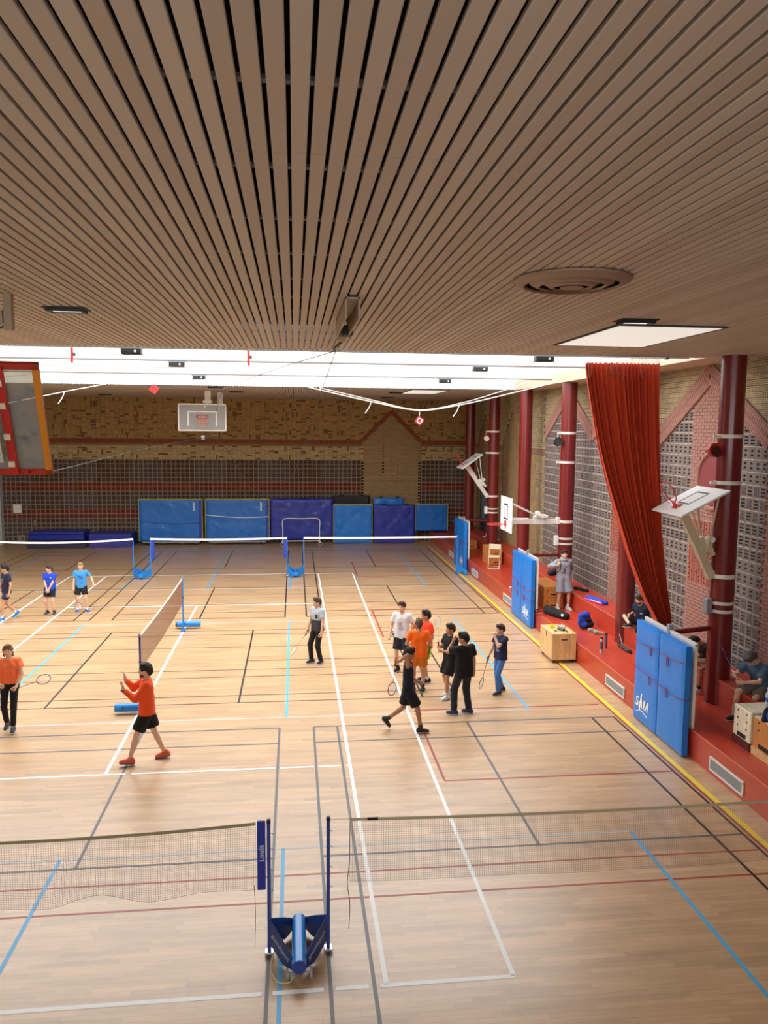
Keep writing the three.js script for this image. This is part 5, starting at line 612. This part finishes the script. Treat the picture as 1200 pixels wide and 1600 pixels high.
function shoeGeos() { if (headCache.shoe) return headCache; const f = new Field([-0.09, -0.02, -0.14], [0.09, 0.16, 0.23], 0.009); f.cap(V(0, 0.045, -0.045), V(0, 0.034, 0.13), 0.043, 0.036, 0.03); f.cap(V(0, 0.06, -0.045), V(0, 0.095, -0.02), 0.042, 0.043, 0.03); f.cap(V(0, 0.07, 0.0), V(0, 0.045, 0.08), 0.036, 0.036, 0.03); f.clip(V(0, 0.012, 0), V(0, -1, 0)); headCache.shoe = f.geo(); const s = new Field([-0.09, -0.02, -0.14], [0.09, 0.06, 0.23], 0.009); s.cap(V(0, 0.03, -0.05), V(0, 0.03, 0.13), 0.046, 0.043, 0.02); s.clip(V(0, 0.003, 0), V(0, -1, 0)); s.clip(V(0, 0.026, 0), V(0, 1, 0)); headCache.sole = s.geo(); return headCache; }
function person(sp) {
  const t = thing('person', sp.label, 'person', sp.pos, sp.yaw, sp.group), S = sp.h / 1.7; t.scale.setScalar(S);
  const P = V(...(sp.pelvis ?? [0, 0, 0])).add(V(0, 0.93, 0)), Rt = new THREE.Euler(sp.lean ?? 0, sp.twist ?? 0, sp.side ?? 0, 'YXZ'), tor = (x, y, z) => V(x, y - 0.93, z).applyEuler(Rt).add(P);
  const J = {}; for (const [k, s] of [['L', 1], ['R', -1]]) {
    J['hip' + k] = P.clone().add(V(s * 0.088, -0.02, 0)); const ft = sp.feet?.[k] ?? [s * 0.1, 0.08, 0, s * 0.25, 0]; J['foot' + k] = ft; [J['knee' + k], J['ank' + k]] = ik(J['hip' + k], V(ft[0], ft[1], ft[2]), 0.43, 0.43, V(...(sp.knee?.[k] ?? [s * 0.12, 0.15, 1])));
    J['sh' + k] = tor(s * 0.178, 1.385, -0.005); const hd = sp.hands?.[k] ?? [s * 0.25, 0.86, 0.08]; [J['elb' + k], J['wr' + k]] = ik(J['sh' + k], V(...hd), 0.28, 0.255, V(...(sp.elbow?.[k] ?? [s * 0.35, -0.4, -0.8]))); }
  const bt = 1 + (sp.build ?? 0), skin = mat(sp.skin ?? skinTone.light, 0.55), lo = [1e9, 1e9, 1e9], hi = [-1e9, -1e9, -1e9]; const ext = (v, m) => { [v.x, v.y, v.z].forEach((c, i) => { lo[i] = Math.min(lo[i], c - m); hi[i] = Math.max(hi[i], c + m); }); }; for (const k of ['L', 'R']) for (const j of ['hip', 'knee', 'ank', 'sh', 'elb', 'wr']) ext(J[j + k], 0.2); ext(tor(0, 1.45, 0), 0.15); ext(P, 0.25);
  const f = new Field(lo, hi, 0.017); for (const s of [-1, 1]) { f.cap(tor(s * 0.06, 0.93, 0), tor(s * 0.05, 1.1, 0), 0.085 * bt, 0.072 * bt, 0.05); f.cap(tor(s * 0.05, 1.1, 0), tor(s * 0.068, 1.3, 0), 0.072 * bt, 0.078, 0.05); f.cap(tor(0, 1.395, -0.005), tor(s * 0.15, 1.385, -0.005), 0.055, 0.05, 0.05); } f.cap(tor(0, 1.36, -0.01), tor(0, 1.47, -0.005), 0.06, 0.05, 0.04);
  for (const k of ['L', 'R']) { f.cap(J['hip' + k], J['knee' + k], 0.075, 0.05, 0.03); const sh = J['knee' + k].clone().lerp(J['ank' + k], 0.3); f.cap(J['knee' + k], sh, 0.048, 0.05, 0.02); f.cap(sh, J['ank' + k], 0.05, 0.033, 0.02); f.cap(J['sh' + k], J['elb' + k], 0.046, 0.037, 0.03); const fo = J['elb' + k].clone().lerp(J['wr' + k], 0.3); f.cap(J['elb' + k], fo, 0.036, 0.037, 0.015); f.cap(fo, J['wr' + k], 0.037, 0.025, 0.015); }
  const parts = [f.geo()], Rh = new THREE.Quaternion().setFromEuler(Rt).multiply(new THREE.Quaternion().setFromEuler(new THREE.Euler(sp.headPitch ?? 0, sp.headYaw ?? 0, sp.headTilt ?? 0, 'YXZ'))), hs = sp.headScale ?? 1.02; const hc = tor(0, 1.49, 0.0).add(V(0, 0.1, 0.018).applyQuaternion(Rh)), hm = new THREE.Matrix4().compose(hc, Rh, V(hs, hs, hs)), H = headGeos(); shoeGeos();
  parts.push(H.g.clone().applyMatrix4(hm)); const out = { t, hand: {} };
  for (const [k, s] of [['L', 1], ['R', -1]]) { const y = V(...(sp.handDir?.[k] ?? J['wr' + k].clone().sub(J['elb' + k]).toArray())).normalize(), n0 = V(...(sp.palm?.[k] ?? [-s, 0, 0.15])), z = n0.sub(y.clone().multiplyScalar(n0.dot(y))).normalize(), x = y.clone().cross(z), m = new THREE.Matrix4().makeBasis(x, y, z).setPosition(J['wr' + k]); parts.push(handGeo(sp.curl?.[k] ?? 0.35, -s).clone().applyMatrix4(m)); out.hand[k] = V(0, 0.075, 0.022).applyMatrix4(m); }
  mesh('body', mergeGeometries(parts), skin, t);
  // face
  const hp = (name, g, m) => mesh(name, g.applyMatrix4(hm), m, t); for (const s of [-1, 1]) { hp('eye', new THREE.SphereGeometry(0.0095, 12, 8).scale(1.25, 0.8, 0.6).translate(s * 0.031, 0.005, 0.0765), mat(0x2a201c, 0.3)); hp('eyebrow', new THREE.CapsuleGeometry(0.0045, 0.026, 3, 8).rotateZ(PI / 2).translate(s * 0.031, 0.03, 0.083), mat(sp.hair, 0.9)); } hp('mouth', new THREE.CapsuleGeometry(0.0045, 0.03, 3, 8).rotateZ(PI / 2).translate(0, -0.053, 0.0885), mat(0x8f4d45, 0.6));
  const hairM = mat(sp.hair, 0.8); mesh('hair', H[sp.long ? 'long' : 'short'].clone().applyMatrix4(hm), hairM, t); if (sp.beard) mesh('beard', H.beard.clone().applyMatrix4(hm), mat(sp.beard, 0.95), t);
  // shirt
  const top = sp.top, lz = top.loose ?? 0.024, shirt = (extra) => { const g = new Field(lo, hi, 0.0155); const hem = top.hem ?? 0.84; for (const s of [-1, 1]) { g.cap(tor(s * 0.066, 1.3, 0), tor(s * 0.08, hem, 0), 0.08 + lz, (0.092 + lz) * bt, 0.06, true); g.cap(tor(0, 1.392, -0.008), tor(s * 0.155, 1.38, -0.008), 0.062, 0.056 + lz * 0.4, 0.05); }
    for (const [k, s] of [['L', 1], ['R', -1]]) { const sl = top.sleeve ?? 0.62, sh = J['sh' + k], el = J['elb' + k], wr = J['wr' + k]; if (sl <= 0) continue; if (sl <= 1) g.cap(sh, sh.clone().lerp(el, sl), 0.052 + lz * 0.5, 0.05 + lz * 0.9, 0.03, true); else { g.cap(sh, el, 0.052 + lz * 0.5, 0.048 + lz * 0.3, 0.03); g.cap(el, el.clone().lerp(wr, sl - 1), 0.048 + lz * 0.3, 0.036 + lz * 0.2, 0.02, true); } }
    g.folds(top.fold ?? 0.004, 34, sp.h * 10); extra?.(g); return g.geo(); };
  const splitP = top.split ? tor(0, top.split, 0) : null, upv = V(0, 1, 0).applyEuler(Rt);
  const shirtM = textilePlain(top.color); mesh(top.name ?? 'shirt', shirt(splitP && ((g) => g.clip(splitP, upv.clone().negate()))), shirtM, t); if (splitP) mesh('shirt_panel', shirt((g) => g.clip(splitP, upv)), textilePlain(top.color2), t);
  const tm = (x, y, z, rx = 0) => new THREE.Matrix4().compose(tor(x, y, z), new THREE.Quaternion().setFromEuler(Rt), V(1, 1, 1)); for (const [n, x, y, w, h, c, back] of top.marks ?? []) { const z = (back ? -1 : 1) * (0.083 + lz + 0.004); if (n === 'print') { const q = new MB(); let sd = Math.round(w * 1000 + h * 317); for (let k = 0; k < 9; k++) { sd = (sd * 61 + 17) % 971; const px = ((sd % 29) / 28 - 0.5) * w, py = ((sd % 47) / 46 - 0.5) * h, len = w * (0.18 + (sd % 11) / 30); q.box(px, py, 0, len, Math.max(0.008, h * 0.07), 0.012, null, M4(0, 0, 0, 0, 0, (sd % 7) * 0.2 - 0.6)); } mesh(n, q.geo().applyMatrix4(tm(x, y, z)), mat(c, 0.8), t); } else mesh(n, new RoundedBoxGeometry(w, h, 0.012, 2, 0.004).applyMatrix4(tm(x, y, z)), mat(c, 0.8), t); }
  if (top.hood) { const g = new Field(lo, hi, 0.016); for (let a = 0; a < 8; a++) { const p = (q) => tor(0.085 * Math.cos(q), 1.455 + 0.02 * Math.sin(q), 0.0 - 0.085 * Math.sin(q)); g.cap(p(a / 8 * 2 * PI), p((a + 1) / 8 * 2 * PI), 0.034, 0.034, 0.02); } g.cap(tor(-0.05, 1.42, -0.1), tor(0.05, 1.42, -0.1), 0.06, 0.06, 0.04); mesh('hood', g.geo(), shirtM, t); }
  // trousers or shorts
  const bo = sp.bottom, bl = bo.loose ?? 0.022, bg = new Field(lo, hi, 0.0155); for (const [k, s] of [['L', 1], ['R', -1]]) { bg.cap(P.clone().add(V(s * 0.06, 0.09, 0).applyEuler(Rt)), J['hip' + k], 0.092 * bt, 0.092 + bl * 0.4, 0.05); const kn = J['knee' + k], an = J['ank' + k]; if (bo.len <= 1) bg.cap(J['hip' + k], J['hip' + k].clone().lerp(kn, bo.len), 0.088 + bl * 0.5, 0.07 + bl * 1.4, 0.03, true); else { bg.cap(J['hip' + k], kn, 0.084 + bl * 0.5, 0.056 + bl * 0.8, 0.03); bg.cap(kn, kn.clone().lerp(an, bo.len - 1), 0.056 + bl * 0.8, 0.044 + bl * 0.9, 0.02, true); } } bg.folds(bo.fold ?? 0.003, 38, sp.h * 7); mesh(bo.len > 1 ? 'trousers' : 'shorts', bg.geo(), textilePlain(bo.color), t);
  if (bo.stripe) for (const [k, s] of [['L', 1], ['R', -1]]) { const a = J['hip' + k].clone().add(V(s * (0.098 + bl), 0, 0)), b = J['hip' + k].clone().lerp(J['knee' + k], bo.len * 0.96).add(V(s * (0.076 + bl * 1.3), 0, 0)); mesh('side_stripe', barGeo(a, b, 0.018, 8), mat(bo.stripe, 0.8), t); }
  // socks and shoes
  for (const k of ['L', 'R']) { const ft = J['foot' + k], an = J['ank' + k], kn = J['knee' + k]; if (sp.sock) { const hgt = sp.sockLen ?? 0.22; mesh('sock', barGeo(an.clone().lerp(kn, -0.04), an.clone().lerp(kn, hgt), 0.037, 12, 0.038 + hgt * 0.04), mat(sp.sock, 0.9), t); }
    const m = new THREE.Matrix4().compose(an.clone(), new THREE.Quaternion().setFromEuler(new THREE.Euler(ft[4] ?? 0, ft[3] ?? 0, 0, 'YXZ')), V(1, 1, 1)).multiply(new THREE.Matrix4().makeTranslation(0, -0.08, 0)); const sh = mesh('shoe', H.shoe.clone().applyMatrix4(m), mat(sp.shoe, 0.7), t); mesh('sole', H.sole.clone().applyMatrix4(m), mat(sp.sole ?? 0xd8d8d4, 0.7), sh); mesh('laces', tubeGeo([[-0.016, 0.106, 0.02], [0.016, 0.1, 0.032], [-0.016, 0.092, 0.045], [0.016, 0.084, 0.058]], 0.005, 14, 5).applyMatrix4(m), mat(sp.lace ?? 0xe6e6e2, 0.8), sh); }
  t.updateMatrixWorld(true); for (const k of ['L', 'R']) out.hand[k].applyMatrix4(t.matrixWorld); out.J = J; out.tor = tor; return out;
}
const hold = (p, k, dir, normal, label, o) => racket(label, p.hand[k].toArray(), dir, normal, o);
{ // three boys on the far left court
  person({ label: 'boy in navy t-shirt and shorts walking at the left edge', pos: [-5.42, 0, -4.91], yaw: -0.9, h: 1.66, hair: 0x141112, skin: skinTone.mid, headYaw: -0.3, headPitch: 0.12, top: { color: 0x1b2040, marks: [['print', 0, 1.22, 0.12, 0.16, 0xb9a8b4]] }, bottom: { color: 0x1b2348, len: 0.62 }, sock: 0xe8e8e8, shoe: 0x1f78c8, feet: { L: [0.1, 0.085, 0.2, 0.1, 0], R: [-0.1, 0.15, -0.3, -0.1, 0.7] }, hands: { L: [0.27, 0.87, 0.02], R: [-0.26, 0.9, 0.16] } });
  person({ label: 'boy in royal blue jersey with hands clasped in front', pos: [-4.33, 0, -5.48], yaw: -0.15, h: 1.53, hair: 0x3a2a20, headYaw: -0.75, top: { color: 0x1b45c4, marks: [['badge', 0.07, 1.3, 0.04, 0.05, 0xa8c4ee]] }, bottom: { color: 0x15151c, len: 0.66, stripe: 0x3f86d0 }, sock: 0x2c2c30, shoe: 0x24343c, hands: { L: [0.02, 0.87, 0.2], R: [-0.03, 0.92, 0.2] }, elbow: { L: [1, -0.3, -0.4], R: [-1, -0.3, -0.4] }, palm: { L: [-0.6, 0, -1], R: [0.6, 0, -1] }, feet: { L: [0.12, 0.08, 0.02, 0.2, 0], R: [-0.13, 0.08, 0, -0.2, 0] } });
  const c = person({ label: 'fair-haired boy in light blue t-shirt with a lowered racket', pos: [-3.48, 0, -5.76], yaw: 0.1, h: 1.56, hair: 0x9a7a52, headYaw: -0.1, top: { color: 0x3f8fd0, marks: [['print', 0, 1.18, 0.16, 0.2, 0x2d6cae]] }, bottom: { color: 0x121216, len: 0.7 }, sock: 0xf0f0f0, shoe: 0x1f62c4, feet: { L: [0.19, 0.08, 0.06, 0.7, 0], R: [-0.14, 0.08, 0, -0.2, 0] }, hands: { L: [0.42, 0.98, 0.1], R: [-0.24, 0.86, 0.12] }, curl: { R: 0.85 } });
  hold(c, 'R', [0.35, -1, 0.3], [0.3, 0.2, 1], 'badminton racket lowered by the fair-haired boy', { frame: 0x5a4a44 });
}
{ const g = person({ label: 'young woman in bright orange blouse and black leggings', pos: [-2.27, 0, 4.11], yaw: 0.12, h: 1.64, hair: 0x6e4f38, long: true, headPitch: -0.05, skin: skinTone.light, headTilt: 0.05, top: { color: 0xff7a48, sleeve: 0.5, hem: 0.95, loose: 0.03, fold: 0.006 }, bottom: { color: 0x17141a, len: 1.9, loose: 0.009 }, shoe: 0x2c323e, sole: 0xcfd2d6, feet: { L: [0.08, 0.08, 0.24, 0.1, -0.1], R: [-0.09, 0.085, -0.06, -0.1, 0.2] }, hands: { L: [0.17, 0.93, 0.22], R: [-0.14, 0.98, 0.22] }, elbow: { L: [1, -0.4, -0.5], R: [-1, -0.4, -0.5] }, curl: { L: 0.8, R: 0.7 }, build: -0.06 });
  hold(g, 'L', [1, 0.22, -0.55], [0.1, 0.8, 0.7], 'badminton racket held sideways by the young woman', { frame: 0x2b3a66 }); hold(g, 'R', [-0.9, -0.45, 0.3], [0.1, 0.6, 0.8], 'second racket held by the young woman at the picture edge', { frame: 0x6c6c68 });
  const c = person({ label: 'coach in orange long-sleeved top raising both hands', pos: [0.62, 0, 5.92], yaw: -1.42, h: 1.75, hair: 0x231d1a, beard: 0x57402f, skin: skinTone.light, top: { color: 0xf0561c, sleeve: 1.92, hem: 0.86, loose: 0.034, fold: 0.006 }, bottom: { color: 0x120f0f, len: 0.78, loose: 0.035 }, sock: 0x8a8078, sockLen: 0.06, shoe: 0xd8572e, sole: 0x3a64a0, lace: 0x222222, feet: { L: [0.09, 0.085, 0.3, 0, -0.12], R: [-0.1, 0.09, -0.27, 0, 0.1] }, hands: { L: [0.16, 1.33, 0.36], R: [-0.12, 1.42, 0.34] }, elbow: { L: [0.4, -1, 0.1], R: [-0.5, -1, 0.1] }, handDir: { L: [0, 1, 0.1], R: [0.1, 1, 0.12] }, palm: { L: [-0.3, 0, 1], R: [0.3, 0, 1] }, curl: { L: 0.18, R: 0.15 }, build: 0.08 });
  mesh('wristwatch', new THREE.TorusGeometry(0.034, 0.011, 8, 24).rotateX(PI / 2).translate(...c.J.wrL.clone().add(V(0, -0.005, 0)).toArray()), M.black, c.t);
  const b = person({ label: 'boy in two-tone grey t-shirt and black tracksuit trousers', pos: [3.73, 0, 0.34], yaw: -0.85, h: 1.65, hair: 0x4a382a, headYaw: -0.25, top: { color: 0xaab4bc, color2: 0x35373d, split: 1.14, hem: 0.86, marks: [['chest_pocket', 0.07, 1.24, 0.07, 0.1, 0x151517]] }, bottom: { color: 0x121214, len: 1.93, loose: 0.016 }, shoe: 0x1d2a4a, sole: 0xe6e6e6, feet: { L: [0.1, 0.08, -0.02, 0.25, 0], R: [-0.12, 0.08, 0.1, -0.2, 0] }, hands: { L: [0.25, 0.84, 0.1], R: [-0.24, 0.86, 0.12] }, curl: { R: 0.85 } });
  hold(b, 'R', [-0.62, -0.78, 0.2], [0.7, -0.4, -0.2], 'badminton racket pointed down by the boy in grey', { frame: 0x8a7f6e });
}
{ // the group at the right
  const G = 'group of players standing at the right';
  const w = person({ label: 'boy in white t-shirt and navy shorts at the back of the group', group: undefined, pos: [5.72, 0, 1.2], yaw: -0.35, h: 1.7, hair: 0x3a2a22, headYaw: -0.25, top: { color: 0xdadde4, marks: [['print', -0.02, 1.15, 0.14, 0.2, 0x9aa0ac]] }, bottom: { color: 0x1a1c2c, len: 0.82 }, shoe: 0x1a1a1e, sock: 0x202024, hands: { L: [0.27, 0.92, 0.1], R: [-0.28, 0.9, 0.12] }, curl: { R: 0.85 } }); hold(w, 'R', [0.4, 0.15, -0.9], [0, 1, 0.2], 'racket held behind by the boy in white', { frame: 0x2a2a2e });
  const r = person({ label: 'black-haired boy in red t-shirt and lime green shorts', pos: [6.17, 0, 2.0], yaw: -1.25, h: 1.67, hair: 0x0f0d0e, skin: skinTone.mid, headYaw: -0.25, top: { color: 0xf0431f, hem: 0.84, loose: 0.03 }, bottom: { color: 0xb4e02a, len: 0.74, loose: 0.032, stripe: 0x44662a }, sock: 0xe8e8e8, shoe: 0x1b1b20, hands: { R: [-0.08, 1.46, 0.21], L: [0.22, 0.9, 0.1] }, elbow: { R: [-0.8, -1, 0.2] }, handDir: { R: [0.3, 0.9, 0.1] }, palm: { R: [0.2, 0, -1] }, curl: { R: 0.6 } });
  const o = person({ label: 'boy in orange t-shirt and shorts seen from behind', pos: [5.9, 0, 2.66], yaw: 2.95, h: 1.63, hair: 0x4c3526, headPitch: 0.1, top: { color: 0xf86a10, hem: 0.84, loose: 0.03 }, bottom: { color: 0xc9741c, len: 0.72, loose: 0.03 }, skin: skinTone.mid, shoe: 0x20242c, sole: 0xc2d63a, sock: 0x26282c, hands: { L: [0.26, 1.05, 0.22], R: [-0.2, 1.05, 0.26] }, feet: { L: [0.12, 0.08, 0.05, 0.3, 0], R: [-0.1, 0.08, -0.02, -0.2, 0] } });
  const s = person({ label: 'boy in dark sleeveless kit stepping right with an arm raised', pos: [5.33, 0, 4.96], yaw: 1.4, h: 1.67, hair: 0x171314, skin: skinTone.tan, headPitch: 0.1, top: { color: 0x17182c, sleeve: 0, hem: 0.78, loose: 0.022 }, bottom: { color: 0x111119, len: 0.86, loose: 0.03 }, sock: 0x3a3a3e, shoe: 0x1d1d20, sole: 0xc9c4bc, hands: { R: [-0.17, 1.46, -0.17], L: [0.22, 0.95, 0.18] }, elbow: { R: [-0.5, 0.35, 1] }, handDir: { R: [0.1, -0.1, -1] }, palm: { R: [0.6, 0.3, 0] }, curl: { R: 0.85, L: 0.5 }, feet: { R: [-0.06, 0.08, 0.26, 0, -0.03], L: [0.08, 0.2, -0.42, 0, 0.85] }, knee: { L: [0, 0.2, 1], R: [0, 0.2, 1] }, pelvis: [0, -0.02, 0] });
  for (const e of [-1, 1]) mesh('shoulder_patch', new THREE.SphereGeometry(0.07, 16, 10).scale(0.8, 0.75, 0.9).translate(...s.tor(e * 0.125, 1.385, 0.015).toArray()), textilePlain(0xf04a62), s.t);
  hold(s, 'R', [-0.12, -1, 0.05], [0.55, 0, 0.8], 'racket hanging behind the boy with raised arm', { frame: 0x5a3326 });
  const b1 = person({ label: 'boy in black t-shirt and shorts with white shoes', pos: [6.52, 0, 3.12], yaw: -1.15, h: 1.63, hair: 0x2b1f1a, skin: skinTone.mid, headYaw: -0.1, top: { color: 0x0d0d10, hem: 0.82, loose: 0.034 }, bottom: { color: 0x0c0c0f, len: 0.84, loose: 0.04 }, sock: 0xe6e6ea, shoe: 0xe9ecf0, sole: 0xd0d0d0, hands: { L: [0.1, 1.14, 0.28], R: [-0.1, 1.2, 0.26] }, curl: { R: 0.9, L: 0.6 }, feet: { L: [0.1, 0.08, 0.16, 0.1, 0], R: [-0.1, 0.08, -0.05, -0.2, 0] }, elbow: { L: [0.6, -1, -0.3], R: [-0.6, -1, -0.3] } }); hold(b1, 'R', [-0.05, 1, 0.02], [0.7, 0, 0.7], 'white racket held upright by the boy in black shorts', { frame: 0xe6e4da });
  person({ label: 'boy in black t-shirt and long dark trousers scratching his face', pos: [6.6, 0, 4.13], yaw: 3.5, h: 1.7, hair: 0x15110f, skin: skinTone.mid, headYaw: 0.75, headPitch: 0.12, top: { color: 0x0b0b0e, hem: 0.8, loose: 0.036 }, bottom: { color: 0x23242c, len: 1.95, loose: 0.026 }, shoe: 0x24315a, sole: 0xb9c4d2, hands: { L: [0.14, 1.5, 0.2], R: [-0.27, 0.86, 0.03] }, elbow: { L: [0.5, -1, 0.5] }, handDir: { L: [-0.1, 1, 0] }, palm: { L: [-1, 0, -0.2] }, feet: { L: [0.2, 0.08, 0.04, 0.8, 0], R: [-0.12, 0.08, -0.03, 0.6, 0] } });
  const n = person({ label: 'boy in navy t-shirt and blue jeans with hand at his mouth', pos: [7.68, 0, 2.94], yaw: -1.2, h: 1.55, hair: 0x3b2a20, headYaw: -0.1, headPitch: 0.08, top: { color: 0x1c2440, hem: 0.86, loose: 0.03, marks: [['print', 0.02, 1.1, 0.12, 0.08, 0xaab4d0]] }, bottom: { color: 0x4b7cc0, len: 1.9, loose: 0.018 }, shoe: 0x1c2f66, sole: 0xc0c83c, hands: { L: [0.06, 1.44, 0.22], R: [-0.22, 0.88, 0.2] }, elbow: { L: [0.7, -1, 0.1] }, handDir: { L: [-0.3, 0.9, 0.1] }, palm: { L: [-0.2, 0, -1] }, curl: { L: 0.6, R: 0.85 }, feet: { L: [0.1, 0.08, 0.12, 0.1, 0], R: [-0.1, 0.08, -0.14, -0.2, 0] } }); hold(n, 'R', [-0.28, -1, 0.1], [0.75, -0.2, 0.6], 'racket hanging down from the boy in jeans', { frame: 0x4a3a30, grip: 0x1a1a1c });
}
{ // on the platform
  const h = person({ label: 'young man in grey hooded sweatshirt standing on the platform', pos: [11.06, 0.52, -2.72], yaw: -0.05, h: 1.77, hair: 0x2e221c, top: { name: 'sweatshirt', color: 0x9a9ca6, sleeve: 1.9, hem: 0.86, loose: 0.036, hood: true, fold: 0.007, marks: [['print', 0, 1.22, 0.1, 0.18, 0x24262c], ['print', 0.0, 1.08, 0.2, 0.03, 0x585a66]] }, bottom: { color: 0x868690, len: 0.96, loose: 0.04 }, sock: 0xe9e9ea, shoe: 0xb9bcc0, sole: 0xe2e2e2, hands: { R: [-0.2, 1.3, 0.12], L: [0.27, 0.92, -0.04] }, elbow: { R: [-1, -0.5, -0.1] }, handDir: { R: [0.5, 0.6, 0] }, palm: { R: [0.3, 0, -1] }, curl: { R: 0.9 }, feet: { L: [0.14, 0.08, 0.06, 0.4, 0], R: [-0.14, 0.08, 0.0, -0.1, 0] } });
  mesh('bag_strap', tubeGeo([h.tor(-0.12, 1.44, 0.02), h.tor(-0.13, 1.36, 0.12), h.tor(-0.14, 1.2, 0.14), h.tor(-0.2, 1.05, 0.04)], 0.011, 20, 6), M.black, h.t); mesh('bag_strap', tubeGeo([h.tor(0.14, 1.44, 0.0), h.tor(0.17, 1.36, 0.1), h.tor(0.2, 1.2, 0.1), h.tor(0.2, 1.05, 0.0)], 0.011, 20, 6), M.black, h.t);
  const sit = (o) => person({ pelvis: [0, -0.83 + 0.5 + (o.up ?? 0), 0], feet: { L: [0.16, 0.08, 0.42, 0.15, 0], R: [-0.14, 0.08, 0.46, -0.1, 0] }, knee: { L: [0.3, 1, 0.6], R: [-0.3, 1, 0.6] }, ...o });
  sit({ pelvis: [0, -0.83, -0.05], feet: { L: [0.12, 0.1, 0.3, 0.9, 0], R: [-0.12, 0.1, 0.36, -0.9, 0] }, knee: { L: [1, 0.35, 0.3], R: [-1, 0.35, 0.3] }, label: 'bearded man in navy t-shirt seated between pillar and curtain', pos: [11.64, 1.02, 1.4], yaw: -1.05, h: 1.66, hair: 0x3a2f28, beard: 0x2a2320, lean: 0.3, headYaw: -0.2, top: { color: 0x1c2340, hem: 0.9, loose: 0.03, marks: [['print', 0.06, 1.26, 0.06, 0.05, 0xa6aec8]] }, bottom: { color: 0x17181e, len: 0.9 }, shoe: 0x1c1c20, hands: { L: [0.3, 0.2, 0.1], R: [-0.25, 0.3, 0.2] } });
  sit({ label: 'person in black t-shirt bent forward behind the nearest guard mat', pos: [11.76, 0.52, 4.72], yaw: -1.75, h: 1.72, hair: 0x17120f, skin: skinTone.tan, lean: 0.8, headPitch: 0.45, top: { color: 0x0e0d10, hem: 0.9, loose: 0.03 }, bottom: { color: 0xb9b2ac, len: 0.75, loose: 0.03 }, shoe: 0xb4b4b8, sock: 0x2a2a2c, hands: { L: [0.12, 0.66, 0.55], R: [-0.1, 0.68, 0.52] } });
  const m = sit({ label: 'grey-haired man in blue-grey t-shirt seated leaning over a racket', pos: [11.76, 0.52, 6.3], yaw: -1.3, h: 1.78, hair: 0x4b4745, skin: skinTone.light, lean: 0.5, headPitch: 0.45, top: { color: 0x48627a, hem: 0.88, loose: 0.034, sleeve: 0.75 }, bottom: { color: 0x6a6258, len: 0.85, loose: 0.03 }, sock: 0xcac4ba, sockLen: 0.4, shoe: 0x17171a, feet: { L: [0.14, 0.08, 0.42, 0.1, 0], R: [-0.16, 0.08, 0.5, -0.1, 0] }, hands: { L: [0.12, 0.78, 0.62], R: [-0.12, 0.86, 0.6] }, elbow: { L: [0.8, -0.8, -0.2], R: [-0.8, -0.8, -0.2] }, curl: { L: 0.5, R: 0.8 }, build: 0.1 });
  hold(m, 'R', [0.1, 0.5, -0.85], [0.8, 0.5, 0.2], 'racket with blue strings held by the seated man', { frame: 0x3a3f7a, grip: 0xd8d4cc });
}

renderer.render(scene, camera);
